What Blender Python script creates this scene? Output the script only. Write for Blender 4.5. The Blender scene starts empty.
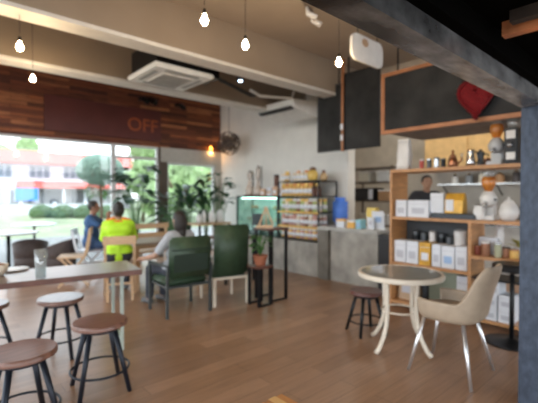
import bpy, bmesh, math, random
from mathutils import Vector, Matrix
random.seed(7)
PI = math.pi
SC = bpy.context.scene
COL = SC.collection
# ------------------------------------------------------------------ camera frame
FPX, HC, YH = 385.0, 1.5, 195.0
FX, FY, RX, RY = .6665, .7455, .7455, -.6665
def uv(x, y, z):
    d = FX*x+FY*y; r = RX*x+RY*y
    return 269+FPX*r/d, YH-FPX*(z-HC)/d
def atd(u, d):
    t = (u-269)/FPX
    return (d*(FX+t*RX), d*(FY+t*RY))
def atx(u, X):
    t = (u-269)/FPX
    d = X/(FX+t*RX)
    return d*(FY+t*RY), d
def zz(y, d): return HC-(y-YH)*d/FPX
# ------------------------------------------------------------------ materials
MATS = {}
def mat(name, col, rough=.6, metal=0, var=0, scale=8, bump=0, emit=None, est=1, trans=0, spec=None, stretch=None, col2=None, alpha=None):
    if name in MATS: return MATS[name]
    m = bpy.data.materials.new(name); m.use_nodes = True
    nt = m.node_tree; b = nt.nodes['Principled BSDF']
    c = tuple(col)+(1,)
    b.inputs['Base Color'].default_value = c
    b.inputs['Roughness'].default_value = rough
    b.inputs['Metallic'].default_value = metal
    if spec is not None: b.inputs['Specular IOR Level'].default_value = spec
    if trans: b.inputs['Transmission Weight'].default_value = trans
    tc = nt.nodes.new('ShaderNodeTexCoord'); mp = nt.nodes.new('ShaderNodeMapping')
    nt.links.new(tc.outputs['Object'], mp.inputs['Vector'])
    if stretch: mp.inputs['Scale'].default_value = stretch
    n = nt.nodes.new('ShaderNodeTexNoise'); n.inputs['Scale'].default_value = scale; n.inputs['Detail'].default_value = 5
    nt.links.new(mp.outputs[0], n.inputs['Vector'])
    v = var if var else .06
    r = nt.nodes.new('ShaderNodeValToRGB')
    r.color_ramp.elements[0].position = .3; r.color_ramp.elements[1].position = .7
    d2 = col2 if col2 else tuple(min(1, k*(1+v)) for k in col)
    r.color_ramp.elements[0].color = tuple(k*(1-v) for k in col)+(1,)
    r.color_ramp.elements[1].color = tuple(d2)+(1,)
    nt.links.new(n.outputs['Fac'], r.inputs[0]); nt.links.new(r.outputs[0], b.inputs['Base Color'])
    if bump:
        bp = nt.nodes.new('ShaderNodeBump'); bp.inputs['Strength'].default_value = bump; bp.inputs['Distance'].default_value = .02
        nt.links.new(n.outputs['Fac'], bp.inputs['Height']); nt.links.new(bp.outputs[0], b.inputs['Normal'])
    if emit:
        b.inputs['Emission Color'].default_value = tuple(emit)+(1,); b.inputs['Emission Strength'].default_value = est
    MATS[name] = m
    return m
def glassmat(name, tint=(1, 1, 1), refl=.07, body=0, bodycol=(1, 1, 1)):
    if name in MATS: return MATS[name]
    m = bpy.data.materials.new(name); m.use_nodes = True; nt = m.node_tree; nt.nodes.clear()
    o = nt.nodes.new('ShaderNodeOutputMaterial'); t = nt.nodes.new('ShaderNodeBsdfTransparent'); t.inputs[0].default_value = tint+(1,)
    g = nt.nodes.new('ShaderNodeBsdfGlossy'); g.inputs['Roughness'].default_value = .05
    mx = nt.nodes.new('ShaderNodeMixShader'); mx.inputs[0].default_value = refl
    nt.links.new(t.outputs[0], mx.inputs[1]); nt.links.new(g.outputs[0], mx.inputs[2]); last = mx
    if body:
        df = nt.nodes.new('ShaderNodeBsdfDiffuse'); df.inputs[0].default_value = bodycol+(1,)
        m2 = nt.nodes.new('ShaderNodeMixShader'); m2.inputs[0].default_value = body
        nt.links.new(mx.outputs[0], m2.inputs[1]); nt.links.new(df.outputs[0], m2.inputs[2]); last = m2
    nt.links.new(last.outputs[0], o.inputs[0]); MATS[name] = m
    return m
def plankmat(name, cols, L, W, rough, axes='xy', bump=.1, mortar=.003, mcol=(.02, .012, .008), seedoff=0, grain=.35, spec=.5):
    m = bpy.data.materials.new(name); m.use_nodes = True; nt = m.node_tree; b = nt.nodes['Principled BSDF']
    tc = nt.nodes.new('ShaderNodeTexCoord'); sp = nt.nodes.new('ShaderNodeSeparateXYZ'); cb = nt.nodes.new('ShaderNodeCombineXYZ')
    nt.links.new(tc.outputs['Object'], sp.inputs[0])
    nt.links.new(sp.outputs['XYZ'.index(axes[0].upper())], cb.inputs[0]); nt.links.new(sp.outputs['XYZ'.index(axes[1].upper())], cb.inputs[1])
    br = nt.nodes.new('ShaderNodeTexBrick'); br.inputs['Scale'].default_value = 1
    br.inputs['Brick Width'].default_value = L; br.inputs['Row Height'].default_value = W; br.inputs['Mortar Size'].default_value = mortar
    br.inputs['Color1'].default_value = (0, 0, 0, 1); br.inputs['Color2'].default_value = (1, 1, 1, 1); br.inputs['Mortar'].default_value = (.5, .5, .5, 1)
    br.offset = .37; br.inputs['Bias'].default_value = 0
    nt.links.new(cb.outputs[0], br.inputs['Vector'])
    rp = nt.nodes.new('ShaderNodeValToRGB'); rp.color_ramp.interpolation = 'LINEAR'
    while len(rp.color_ramp.elements) < len(cols): rp.color_ramp.elements.new(.5)
    for i, c in enumerate(cols):
        rp.color_ramp.elements[i].position = i/(len(cols)-1); rp.color_ramp.elements[i].color = tuple(c)+(1,)
    nt.links.new(br.outputs['Color'], rp.inputs[0])
    mp = nt.nodes.new('ShaderNodeMapping'); mp.inputs['Scale'].default_value = (1.2, 22, 1)
    nt.links.new(cb.outputs[0], mp.inputs[0])
    n = nt.nodes.new('ShaderNodeTexNoise'); n.inputs['Scale'].default_value = 2.2; n.inputs['Detail'].default_value = 6
    nt.links.new(mp.outputs[0], n.inputs['Vector'])
    mr = nt.nodes.new('ShaderNodeMapRange'); mr.inputs[1].default_value = .25; mr.inputs[2].default_value = .75
    mr.inputs[3].default_value = 1-grain; mr.inputs[4].default_value = 1+grain
    nt.links.new(n.outputs['Fac'], mr.inputs[0])
    mu = nt.nodes.new('ShaderNodeVectorMath'); mu.operation = 'SCALE'
    nt.links.new(rp.outputs[0], mu.inputs[0]); nt.links.new(mr.outputs[0], mu.inputs['Scale'])
    mx = nt.nodes.new('ShaderNodeMix'); mx.data_type = 'RGBA'
    nt.links.new(br.outputs['Fac'], mx.inputs['Factor']); nt.links.new(mu.outputs[0], mx.inputs[6]); mx.inputs[7].default_value = mcol+(1,)
    nt.links.new(mx.outputs[2], b.inputs['Base Color'])
    b.inputs['Roughness'].default_value = rough; b.inputs['Specular IOR Level'].default_value = spec
    bp = nt.nodes.new('ShaderNodeBump'); bp.inputs['Strength'].default_value = bump; bp.inputs['Distance'].default_value = .01
    nt.links.new(n.outputs['Fac'], bp.inputs['Height']); nt.links.new(bp.outputs[0], b.inputs['Normal'])
    return m
# ------------------------------------------------------------------ mesh builder
class MB:
    def __init__(s): s.b = bmesh.new()
    def box(s, x0, x1, y0, y1, z0, z1, bev=0, M=None):
        r = bmesh.ops.create_cube(s.b, size=1)['verts']
        for v in r: v.co = Vector(((x0+x1)/2+v.co.x*(x1-x0), (y0+y1)/2+v.co.y*(y1-y0), (z0+z1)/2+v.co.z*(z1-z0)))
        if M: bmesh.ops.transform(s.b, matrix=M, verts=r)
        if bev:
            es = list({e for v in r for e in v.link_edges})
            bmesh.ops.bevel(s.b, geom=es, offset=bev, segments=2, affect='EDGES', clamp_overlap=True)
        return s
    def tube(s, pts, r, n=10, cap=True):
        pts = [Vector(p) for p in pts]; rs = r if isinstance(r, (list, tuple)) else [r]*len(pts)
        rings = []; up = None
        for i, p in enumerate(pts):
            t = (pts[min(i+1, len(pts)-1)]-pts[max(i-1, 0)]).normalized()
            if up is None:
                up = Vector((0, 0, 1)) if abs(t.z) < .9 else Vector((1, 0, 0))
            a = t.cross(up)
            if a.length < 1e-4: a = t.cross(Vector((0, 1, 0)))
            a.normalize(); bb = t.cross(a).normalized(); up = bb.cross(t) if False else up
            rings.append([s.b.verts.new(p+(a*math.cos(2*PI*k/n)+bb*math.sin(2*PI*k/n))*rs[i]) for k in range(n)])
        for i in range(len(rings)-1):
            for k in range(n):
                s.b.faces.new((rings[i][k], rings[i][(k+1) % n], rings[i+1][(k+1) % n], rings[i+1][k]))
        if cap:
            s.b.faces.new(rings[0]); s.b.faces.new(rings[-1])
        return s
    def bar(s, a, b, w, h=None):      # square bar
        h = h or w; a = Vector(a); b = Vector(b); t = (b-a).normalized()
        up = Vector((0, 0, 1)) if abs(t.z) < .9 else Vector((0, 1, 0))
        x = t.cross(up).normalized(); y = x.cross(t).normalized()
        vs = []
        for p in (a, b):
            vs.append([s.b.verts.new(p+x*sx*w/2+y*sy*h/2) for sx, sy in ((-1, -1), (1, -1), (1, 1), (-1, 1))])
        for k in range(4): s.b.faces.new((vs[0][k], vs[0][(k+1) % 4], vs[1][(k+1) % 4], vs[1][k]))
        s.b.faces.new(vs[0]); s.b.faces.new(vs[1]); return s
    def lathe(s, prof, c=(0, 0, 0), n=24, axis='z'):
        rings = []
        for r, z in prof:
            r = max(r, 1e-4)
            ring = []
            for k in range(n):
                a = 2*PI*k/n; x, y = r*math.cos(a), r*math.sin(a)
                p = (x, y, z) if axis == 'z' else ((x, z, y) if axis == 'y' else (z, x, y))
                ring.append(s.b.verts.new(Vector(c)+Vector(p)))
            rings.append(ring)
        for i in range(len(rings)-1):
            for k in range(n): s.b.faces.new((rings[i][k], rings[i][(k+1) % n], rings[i+1][(k+1) % n], rings[i+1][k]))
        s.b.faces.new(rings[0]); s.b.faces.new(rings[-1]); return s
    def ell(s, c, r, n=16, M=None):
        r = r if isinstance(r, (list, tuple)) else (r, r, r)
        vs = bmesh.ops.create_uvsphere(s.b, u_segments=n, v_segments=max(6, n*2//3), radius=1)['verts']
        mm = Matrix.Translation(Vector(c)) @ (M.to_4x4() if M else Matrix.Identity(4)) @ Matrix.Diagonal((r[0], r[1], r[2], 1))
        bmesh.ops.transform(s.b, matrix=mm, verts=vs); return s
    def cap(s, a, b, ra, rb, n=12):   # capsule
        a = Vector(a); b = Vector(b); t = (b-a); L = t.length; t.normalize()
        pts = []; rs = []
        for k in range(5):
            q = -PI/2+PI/2*k/4; pts.append(a+t*math.sin(q)*ra*.999); rs.append(max(ra*math.cos(q), ra*.05))
        for k in range(5):
            q = PI/2*k/4; pts.append(b+t*math.sin(q)*rb*.999); rs.append(max(rb*math.cos(q), rb*.05))
        x = t.cross(Vector((0, 0, 1)) if abs(t.z) < .9 else Vector((0, 1, 0))).normalized(); y = t.cross(x)
        rings = [[s.b.verts.new(p+(x*math.cos(2*PI*k/n)+y*math.sin(2*PI*k/n))*r) for k in range(n)] for p, r in zip(pts, rs)]
        for i in range(len(rings)-1):
            for k in range(n): s.b.faces.new((rings[i][k], rings[i][(k+1) % n], rings[i+1][(k+1) % n], rings[i+1][k]))
        s.b.faces.new(rings[0]); s.b.faces.new(rings[-1]); return s
    def prism(s, poly, h0, h1, plane='xy'):
        def P(a, b, h): return {'xy': (a, b, h), 'xz': (a, h, b), 'yz': (h, a, b)}[plane]
        A = [s.b.verts.new(P(a, b, h0)) for a, b in poly]; B = [s.b.verts.new(P(a, b, h1)) for a, b in poly]
        n = len(poly)
        for k in range(n): s.b.faces.new((A[k], A[(k+1) % n], B[(k+1) % n], B[k]))
        s.b.faces.new(A); s.b.faces.new(B); return s
    def leaf(s, p, d, L, W, droop=.3, fold=.15):
        p = Vector(p); d = Vector(d).normalized(); side = d.cross(Vector((0, 0, 1)))
        if side.length < .05: side = Vector((1, 0, 0))
        side.normalize(); up = side.cross(d)
        prev = None
        for i, (f, w) in enumerate(((0, .1), (.25, .8), (.55, 1), (.82, .6), (1, .05))):
            c = p+d*L*f-Vector((0, 0, 1))*droop*L*f*f
            row = [s.b.verts.new(c-side*W*w/2+up*fold*W*w), s.b.verts.new(c), s.b.verts.new(c+side*W*w/2+up*fold*W*w)]
            if prev:
                s.b.faces.new((prev[0], prev[1], row[1], row[0])); s.b.faces.new((prev[1], prev[2], row[2], row[1]))
            prev = row
        return s
    def out(s, name, m, parent=None, smooth=False, bev=0, normals=True):
        if normals: bmesh.ops.recalc_face_normals(s.b, faces=s.b.faces)
        me = bpy.data.meshes.new(name); s.b.to_mesh(me); s.b.free()
        o = bpy.data.objects.new(name, me); COL.objects.link(o)
        me.materials.append(m)
        if smooth:
            for p in me.polygons: p.use_smooth = True
            if smooth == 'a':
                try: me.set_sharp_from_angle(angle=math.radians(40))
                except Exception: pass
        if parent: o.parent = parent
        if bev:
            md = o.modifiers.new('bevel', 'BEVEL'); md.width = bev; md.segments = 2; md.limit_method = 'ANGLE'
        return o
def thing(name, label, cat, loc=(0, 0, 0), rz=0, group=None):
    o = bpy.data.objects.new(name, None); COL.objects.link(o); o.empty_display_size = .05
    o.location = loc; o.rotation_euler = (0, 0, rz); o['label'] = label; o['category'] = cat
    if group: o['group'] = group
    return o
def tag(o, label, cat, group=None, loc=None, rz=0, kind=None):
    o['label'] = label; o['category'] = cat
    if group: o['group'] = group
    if kind: o['kind'] = kind
    if loc is not None: o.location = loc
    if rz: o.rotation_euler = (0, 0, rz)
    return o
def struct(o): o['kind'] = 'structure'; return o
def dup(root, loc, rz=0, label=None, group=None, scale=None):
    r = root.copy(); COL.objects.link(r); r.location = loc; r.rotation_euler = (0, 0, rz)
    if label: r['label'] = label
    if group: r['group'] = group
    if scale: r.scale = scale
    for ch in list(root.children):
        c = ch.copy(); COL.objects.link(c); c.parent = r
        for g in ch.children:
            d = g.copy(); COL.objects.link(d); d.parent = c
    return r
def B(*a, **k): return MB().box(*a, **k)
def lab(o, l): o['label'] = l; return o

# ------------------------------------------------------------------ palette
floor_m = plankmat('floor_planks', [(.27, .15, .085), (.35, .2, .118), (.31, .175, .1), (.41, .24, .145)], 1.25, .16, .33, 'xy', .05, .0022, (.13, .075, .045), grain=.2, spec=.6)
recl_m = plankmat('reclaimed_boards', [(.05, .013, .007), (.19, .05, .02), (.09, .024, .011), (.3, .09, .03), (.14, .034, .015), (.45, .17, .065)], .75, .075, .6, 'xz', .4, .003, (.006, .003, .002), grain=.55)
plaster = mat('white_plaster', (.8, .78, .73), .8, var=.04, scale=3, bump=.05)
beamp = mat('beam_plaster', (.31, .24, .175), .75, var=.06, scale=2)
ceilp = mat('ceiling_paint', (.45, .38, .31), .85, var=.08, scale=1.5)
beige = mat('beige_paint', (.62, .52, .4), .8, var=.08)
concrete = mat('concrete', (.36, .34, .3), .6, var=.3, scale=3.5, bump=.15)
conc_top = mat('worktop_concrete', (.42, .41, .38), .4, var=.2, scale=6)
blackm = mat('black_steel', (.012, .013, .015), .4, .5, var=.2)
blackp = mat('black_paint', (.002, .0018, .0015), .9, spec=.03)
bluestool = mat('dark_blue_steel', (.016, .02, .03), .4, .4)
steelc = mat('brushed_steel_column', (.055, .072, .105), .45, .35, var=.28, scale=30, bump=.3, stretch=(1, 1, .5), spec=.5)
beamst = mat('beam_painted_sheen', (.34, .345, .35), .25, .4, var=.6, scale=7, bump=.08, stretch=(.6, 2, 1))
def paint_sheen(m):      # glossy reflection painted into the colour, brighter along the right part of the beam
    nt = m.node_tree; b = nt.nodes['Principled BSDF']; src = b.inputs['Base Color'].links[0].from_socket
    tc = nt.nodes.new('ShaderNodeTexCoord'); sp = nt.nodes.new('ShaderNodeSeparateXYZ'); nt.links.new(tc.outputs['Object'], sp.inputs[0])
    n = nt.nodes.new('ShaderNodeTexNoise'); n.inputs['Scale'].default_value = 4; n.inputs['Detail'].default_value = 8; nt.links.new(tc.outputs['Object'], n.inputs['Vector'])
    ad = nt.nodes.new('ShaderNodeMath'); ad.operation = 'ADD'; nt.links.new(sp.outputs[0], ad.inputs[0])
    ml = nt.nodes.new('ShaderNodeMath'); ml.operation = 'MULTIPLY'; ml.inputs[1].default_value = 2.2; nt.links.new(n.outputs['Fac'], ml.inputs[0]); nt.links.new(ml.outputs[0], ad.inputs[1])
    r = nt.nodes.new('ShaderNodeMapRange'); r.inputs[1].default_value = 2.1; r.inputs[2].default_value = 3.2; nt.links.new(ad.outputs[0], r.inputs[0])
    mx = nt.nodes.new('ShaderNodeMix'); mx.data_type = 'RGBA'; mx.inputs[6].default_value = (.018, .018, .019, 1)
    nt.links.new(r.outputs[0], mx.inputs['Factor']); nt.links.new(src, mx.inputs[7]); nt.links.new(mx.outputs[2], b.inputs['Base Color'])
paint_sheen(beamst)
orangewood = mat('orange_pine', (.5, .25, .1), .45, var=.2, scale=5, stretch=(1, 3, 10))
lightwood = mat('light_beech', (.62, .42, .25), .5, var=.15, scale=5, stretch=(3, 3, 14))
darkwood = mat('dark_walnut', (.12, .05, .035), .33, var=.35, scale=5, stretch=(1.5, 16, 2))
seatwood = mat('red_walnut_seat', (.2, .095, .065), .28, var=.3, scale=4, stretch=(2, 14, 2))
tablewood = mat('worn_table_wood', (.2, .145, .11), .3, var=.3, scale=4, stretch=(1.5, 18, 2))
frontwood = mat('varnished_acacia', (.45, .13, .03), .3, var=.5, scale=3, stretch=(14, 1.2, 2), col2=(.75, .33, .1))
chalk = mat('chalkboard', (.012, .012, .012), .8, var=.5, scale=3, col2=(.032, .031, .03))
whitem = mat('white_gloss', (.75, .74, .72), .35)
cream = mat('cream_paint', (.72, .64, .52), .4)
palegreen = mat('pale_green_steel', (.42, .48, .42), .4)
chrome = mat('chrome', (.75, .76, .78), .12, 1)
steel = mat('stainless', (.55, .56, .57), .25, .9)
greenf = mat('green_leather', (.035, .068, .036), .45, var=.2, scale=20, bump=.1)
taupe = mat('taupe_vinyl', (.42, .33, .24), .5, var=.07, scale=15, bump=.05)
skin = mat('skin', (.4, .22, .14), .55); skin2 = mat('tan_skin', (.32, .16, .1), .55)
hairm = mat('black_hair', (.02, .014, .011), .5, var=.3, scale=40, bump=.4, stretch=(4, 4, 1))
eyem = mat('dark_eye', (.02, .015, .012), .3)
denim = mat('blue_denim', (.05, .1, .22), .8, var=.15, scale=40)
leafd = mat('dark_leaf', (.02, .07, .025), .4, var=.4, scale=3)
leafm = mat('mid_leaf', (.06, .17, .04), .5, var=.4, scale=3)
leafl = mat('light_leaf', (.2, .3, .12), .6, var=.4, scale=1.5)
terracotta = mat('terracotta', (.35, .12, .06), .7, var=.15)
paperw = mat('white_card', (.72, .75, .8), .6, var=.03)
bluepr = mat('blue_print', (.35, .52, .78), .6); greypr = mat('grey_print', (.52, .54, .6), .6)
yellowp = mat('gold_pouch', (.62, .34, .04), .3, .2, var=.2, scale=10, bump=.2)
glass = glassmat('window_glass', (.95, .97, .97), .06)
clear = glassmat('clear_glassware', (.9, .93, .93), .16, .14, (.85, .88, .88))
tealg = glassmat('teal_glass', (.85, .97, .93), .12)
amber = glassmat('amber_beans', (.9, .55, .2), .12, .45, (.75, .3, .06))
redt = mat('red_tinsel', (.2, .004, .008), .3, .5, var=.6, scale=60, bump=1)

# ------------------------------------------------------------------ setting
XW, YW = 6.0, 8.7
struct(B(-3, 9, -3, YW+.3, -.12, 0).out('floor', floor_m))
grass = mat('lawn', (.22, .26, .15), .9, var=.35, scale=.6)
pave = mat('pavement', (.2, .2, .195), .85, var=.15, scale=1)
struct(B(-40, 60, YW+.3, YW+7, -.14, -.02).out('terrace_ground', pave))
struct(B(-80, 110, YW+7, 120, -.2, -.06).out('garden_ground', grass))
struct(B(-60, -3, -60, YW+.3, -.14, -.02).out('side_ground', pave))
struct(B(-3, 60, -60, -3, -.14, -.02).out('rear_ground', pave))
# ceiling bays
struct(B(6.0, 9, 4.1, 6.7, 3.67, 3.95).out('ceiling', ceilp))
struct(B(-3, 9, -3, 4.1, 3.67, 3.95).out('ceiling', ceilp))
struct(B(-3, 6.0, 4.1, YW+.9, 3.97, 4.15).out('ceiling', ceilp))
struct(B(-3, 6.0, 3.98, 4.22, 3.14, 3.97, bev=.01).out('trim_1', beamp))
struct(B(-3, 6.0, 5.54, 5.8, 3.14, 3.97, bev=.01).out('trim_2', beamp))
litunder = mat('lit_beam_underside', (.74, .71, .66), .7)  # light on the beam undersides, painted as paler added strips
struct(B(-3, 6.0, 3.975, 4.225, 3.125, 3.165).out('lit_underside_strip_10', litunder)); struct(B(-3, 6.0, 5.535, 5.805, 3.125, 3.165).out('lit_underside_strip_11', litunder))
# white wall and the corner return
struct(B(XW, XW+.22, 4.46, YW+.2, 0, 3.97).out('wall_right', plaster))
struct(B(XW+.22, 9, 6.5, 6.62, 0, 3.7).out('wall_kitchen_side', beige))
kt = mat('kitchen_tile', (.44, .4, .34), .4, var=.1, scale=4)
struct(B(8.2, 8.35, -3, 6.5, 0, 3.7).out('wall_kitchen', kt))
struct(B(5.9, 6.1, 2.9, 4.46, 3.1, 3.67).out('wall_bulkhead', beige))
# header of reclaimed boards over the windows
struct(B(-3, XW, YW-.02, YW+.1, 2.65, 3.97).out('wall_front', recl_m))
struct(B(4.24, XW, YW-.06, YW+.1, 2.3, 2.65).out('trim_3', mat('lintel_paint', (.5, .47, .42), .7)))
struct(B(4.2, 4.42, YW-.05, YW+.1, 0, 2.65).out('trim_4', mat('brown_post', (.1, .07, .05), .5)))
struct(B(5.8, XW, YW-.05, YW+.1, 0, 2.3).out('trim_5', mat('lintel_paint', (.5, .47, .42), .7)))
framem = mat('window_frame_white', (.7, .7, .7), .4)
framed = mat('window_frame_grey', (.2, .2, .2), .4)
def window(n, x0, x1, z1, mull, fm, trans=None):
    w = bpy.data.objects.new('window_%d' % n, None); COL.objects.link(w); w['kind'] = 'structure'; w.location = (x0, YW, 0)
    f = MB(); L = x1-x0
    f.box(0, L, 0, .06, 0, .08); f.box(0, L, 0, .06, z1-.05, z1)
    for x in [0.025, L-.025]+mull: f.box(x-.025, x+.025, 0, .06, .08, z1-.05)
    if trans: f.box(.05, L-.05, 0, .06, trans-.03, trans+.03)
    f.out('window_frame', fm, w)
    g = MB(); g.box(.05, L-.05, .025, .031, .08, z1-.05); g.out('pane', glass, w)
window(1, -3, 3.14, 2.65, [1.5, 3.05], framem)
window(2, 3.14, 4.2, 2.65, [], framem, 2.36)
window(3, 4.42, 5.8, 2.3, [], framem)
# unseen sides behind and left, left open to add daylight fill: posts only
for (x, y) in ((-3, -3), (-3, 1), (-3, 5), (1.5, -3), (8.3, -3)):
    struct(B(x-.1, x+.1, y-.1, y+.1, 0, 3.7).out('unseen_post_6', plaster))
# steel mezzanine
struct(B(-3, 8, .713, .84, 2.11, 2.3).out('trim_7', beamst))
struct(B(-3, 8, .66, .713, 2.2, 2.3).out('trim_8', blackp))
struct(B(-3, 8, -3, .84, 2.3, 2.4).out('ceiling_mezzanine', blackp))
for x, m in ((1.0, blackp), (2.8, blackp)):
    struct(B(x, x+.08, -3, .66, 2.22, 2.3).out('ceiling_joist', m))
struct(B(2.0, 2.05, -.6, .62, 2.235, 2.3).out('ceiling_batten', mat('stained_plank', (.7, .26, .1), .5, var=.4, scale=6)))
struct(B(1.9, 1.95, -.6, .56, 2.25, 2.3).out('ceiling_batten', mat('dark_plank', (.05, .035, .025), .6, var=.4, scale=6)))
colm = struct(B(3.11, 3.36, .6, .84, 0, 2.11, bev=.006).out('trim_9', steelc))
# canopy over the bar
struct(B(4.80, 5.7, -1.5, 2.84, 2.335, 2.36).out('ceiling_bar_canopy', mat('grey_soffit', (.26, .21, .18), .6, var=.2)))

# ------------------------------------------------------------------ exterior
def tree(loc, cr, cz, label, kind, n=1100, lm=leafm, rz=.8, group=None, ls=.3, name='leafy_tree', trunk=None):
    t = thing(name, label, 'tree', loc, 0, group)
    m = MB()
    blobs = [(Vector((random.uniform(-1, 1)*cr*.55, random.uniform(-1, 1)*cr*.55, cz+random.uniform(-.7, .7)*cr*rz)), cr*random.uniform(.35, .6)) for _ in range(9)]
    for i in range(n):
        c, r = random.choice(blobs)
        d = Vector((random.gauss(0, 1), random.gauss(0, 1), random.gauss(0, 1))).normalized()
        q = c+d*r*random.uniform(.7, 1)
        s1 = ls*random.uniform(.5, 1); a = Vector((random.gauss(0, 1), random.gauss(0, 1), random.gauss(0, 1))).normalized()
        x = d.cross(a).normalized()*s1*.5; y = (d+a*.6).normalized().cross(x).normalized()*s1*.5
        vs = [m.b.verts.new(q-x), m.b.verts.new(q+y), m.b.verts.new(q+x), m.b.verts.new(q-y*.7)]
        m.b.faces.new(vs)
    for c, r in blobs: m.ell(c, r*.8, 8)
    m.out('crown', lm, t, normals=False)
    bk = MB(); tr = trunk or cr*.07
    bk.tube([(0, 0, -.1), (.05, .03, cz*.5), (0, 0, cz)], [tr, tr*.8, tr*.5])
    bk.tube([(0, 0, cz*.6), (cr*.3, .1, cz+cr*.2)], [tr*.6, tr*.3]); bk.tube([(0, 0, cz*.65), (-cr*.3, -.1, cz+cr*.2)], [tr*.6, tr*.3])
    bk.out('trunk', mat('bark', (.12, .08, .05), .9, var=.3, bump=.4), t, True)
    return t
for i, (u, d, cr, cz, l) in enumerate([
    (6, 62, 5, 7.2, 'pale green tree rising behind the left end of the red-roofed house'),
    (52, 76, 4, 5.6, 'low pale tree behind the middle of the red-roofed house'),
    (143, 22, 1.5, 2.4, 'light green bushy tree in the garden, seen through the narrow window'),
    (160, 40, 4, 4.4, 'tall pale tree farther off behind the post between the windows'),
    (178, 20, 2.2, 2.0, 'yellow-green tree seen through the left half of the right-hand window'),
    (205, 26, 3.2, 2.6, 'yellow-green tree seen through the right half of the right-hand window')]):
    x, y = atd(u, d)
    tree((x, y, -.06), cr, cz, l, 0, 1300, leafl if i != 2 else leafl, group=None, ls=.28*cr**.5)
# clipped topiary
x, y = atd(100.5, 11.5)
t = thing('topiary_tree', 'round clipped grey-green topiary ball on a thin stem outside the wide window', 'tree', (x, y, -.02))
m = MB(); bmesh.ops.create_icosphere(m.b, subdivisions=5, radius=1)
for v in m.b.verts:
    k = 1+random.uniform(-.035, .035); v.co = Vector((v.co.x*.66*k, v.co.y*.66*k, 2.27+v.co.z*.47*k))
m.out('crown', mat('clipped_foliage', (.16, .25, .19), .8, var=.4, scale=18, bump=.6), t)
MB().tube([(0, 0, 0), (.03, 0, .9), (0, 0, 1.9)], [.05, .04, .035]).out('trunk', mat('bark', (.12, .08, .05), .9), t, True)
m = MB()
for k in range(70):
    a = random.uniform(0, 2*PI); m.leaf((.25*math.cos(a), .2*math.sin(a), random.uniform(1.45, 1.8)), (math.cos(a), math.sin(a), random.uniform(-.4, .6)), .25, .1)
m.out('lower_foliage', leafm, t, normals=False)
# hedge row
for i, u in enumerate((42, 64, 86, 108)):
    x, y = atd(u, 26)
    m = MB(); bmesh.ops.create_icosphere(m.b, subdivisions=4, radius=1)
    for v in m.b.verts:
        k = 1+random.uniform(-.09, .09); v.co = Vector((v.co.x*.75*k, v.co.y*.6*k, .35+v.co.z*.55*k))
    tag(m.out('hedge_shrub', mat('hedge_foliage', (.07, .12, .06), .8, var=.5, scale=9, bump=.7)), ('rounded hedge shrub in front of the house, %s of four' % ['leftmost', 'second from the left', 'third from the left', 'rightmost'][i]), 'shrub', 'hedge shrubs outside', (x, y, -.06))
# house
hx, hy = -1.5, 44
H = thing('red_roofed_house', 'white two-storey house with red roofs across the garden', 'house', (hx, hy, -.06), -.06)
hw = mat('house_wall', (.6, .62, .7), .8, var=.03); rr = mat('red_roof_tiles', (.5, .085, .065), .8, var=.15, scale=3)
wd = mat('house_window', (.16, .19, .24), .3)
B(0, 19.5, 2, 9, 0, 4.9).out('wall', hw, H)
m = MB(); m.prism([(1.2, 4.75), (9.8, 4.75), (6, 6.25), (4.2, 6.25)], -.5, 20.2, 'yz'); m.out('roof', rr, H)
m = MB(); m.prism([(-.9, 2.25), (2.0, 2.25), (2.0, 3.0)], 8.2, 21.5, 'yz'); lab(m.out('lower_roof', rr, H), 'lower red lean-to roof over the veranda')
for xx in (3.5, 6.0, 9.3, 12.4, 16):
    w = B(xx, xx+1.9, 1.92, 2.0, 3.35, 4.5).out('window', wd, H)
    mm = MB(); [mm.box(xx+q, xx+q+.08, 1.88, 1.93, 3.35, 4.5) for q in (0, .6, 1.2, 1.82)]; mm.out('glazing_bar', hw, w)
for xx in (7.6, 10.4, 13.2):
    B(xx, xx+1.9, 1.94, 2.0, .5, 2.1).out('window', wd, H)
for xx in (7.4, 9.6, 12, 14, 16): MB().tube([(xx, -.6, 0), (xx, -.6, 2.3)], .11).out('column', hw, H)
m = MB(); m.box(-4, 7, -.4, 2, 2.25, 2.42); lab(m.out('canopy', hw, H), 'flat white car-port canopy')
x, y = atd(28, 36)
s = thing('blue_tarp', 'bright blue tarpaulin hung under the house canopy', 'tarpaulin', (x, y, 0), -.1)
m = MB()
g = [[m.b.verts.new((i*.3-1.0+0*j, .06*math.sin(i*2.1), 1.0+j*.28)) for j in range(5)] for i in range(7)]
for i in range(6):
    for j in range(4): m.b.faces.new((g[i][j], g[i+1][j], g[i+1][j+1], g[i][j+1]))
o = m.out('sheet', mat('blue_tarpaulin', (.01, .2, .85), .6, bump=.2), s); md = o.modifiers.new('s', 'SOLIDIFY'); md.thickness = .02
m = MB(); [m.tube([(q, .0, 0), (q, 0, 2.15)], .03) for q in (-1.03, .83)]; m.out('pole', steel, s)
x, y = atd(45, 32)
s = thing('garden_wall', 'low white garden wall with posts between lawn and house', 'wall', (x, y, -.06), -.06)
B(-9, 6, 0, .2, 0, .8).out('panel', hw, s); B(-9.05, 6.05, -.03, .23, .8, .87).out('coping', pave, s)
for k in range(7): B(-9+2.4*k, -8.75+2.4*k, -.08, .28, 0, 1.0).out('post', hw, s)
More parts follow.
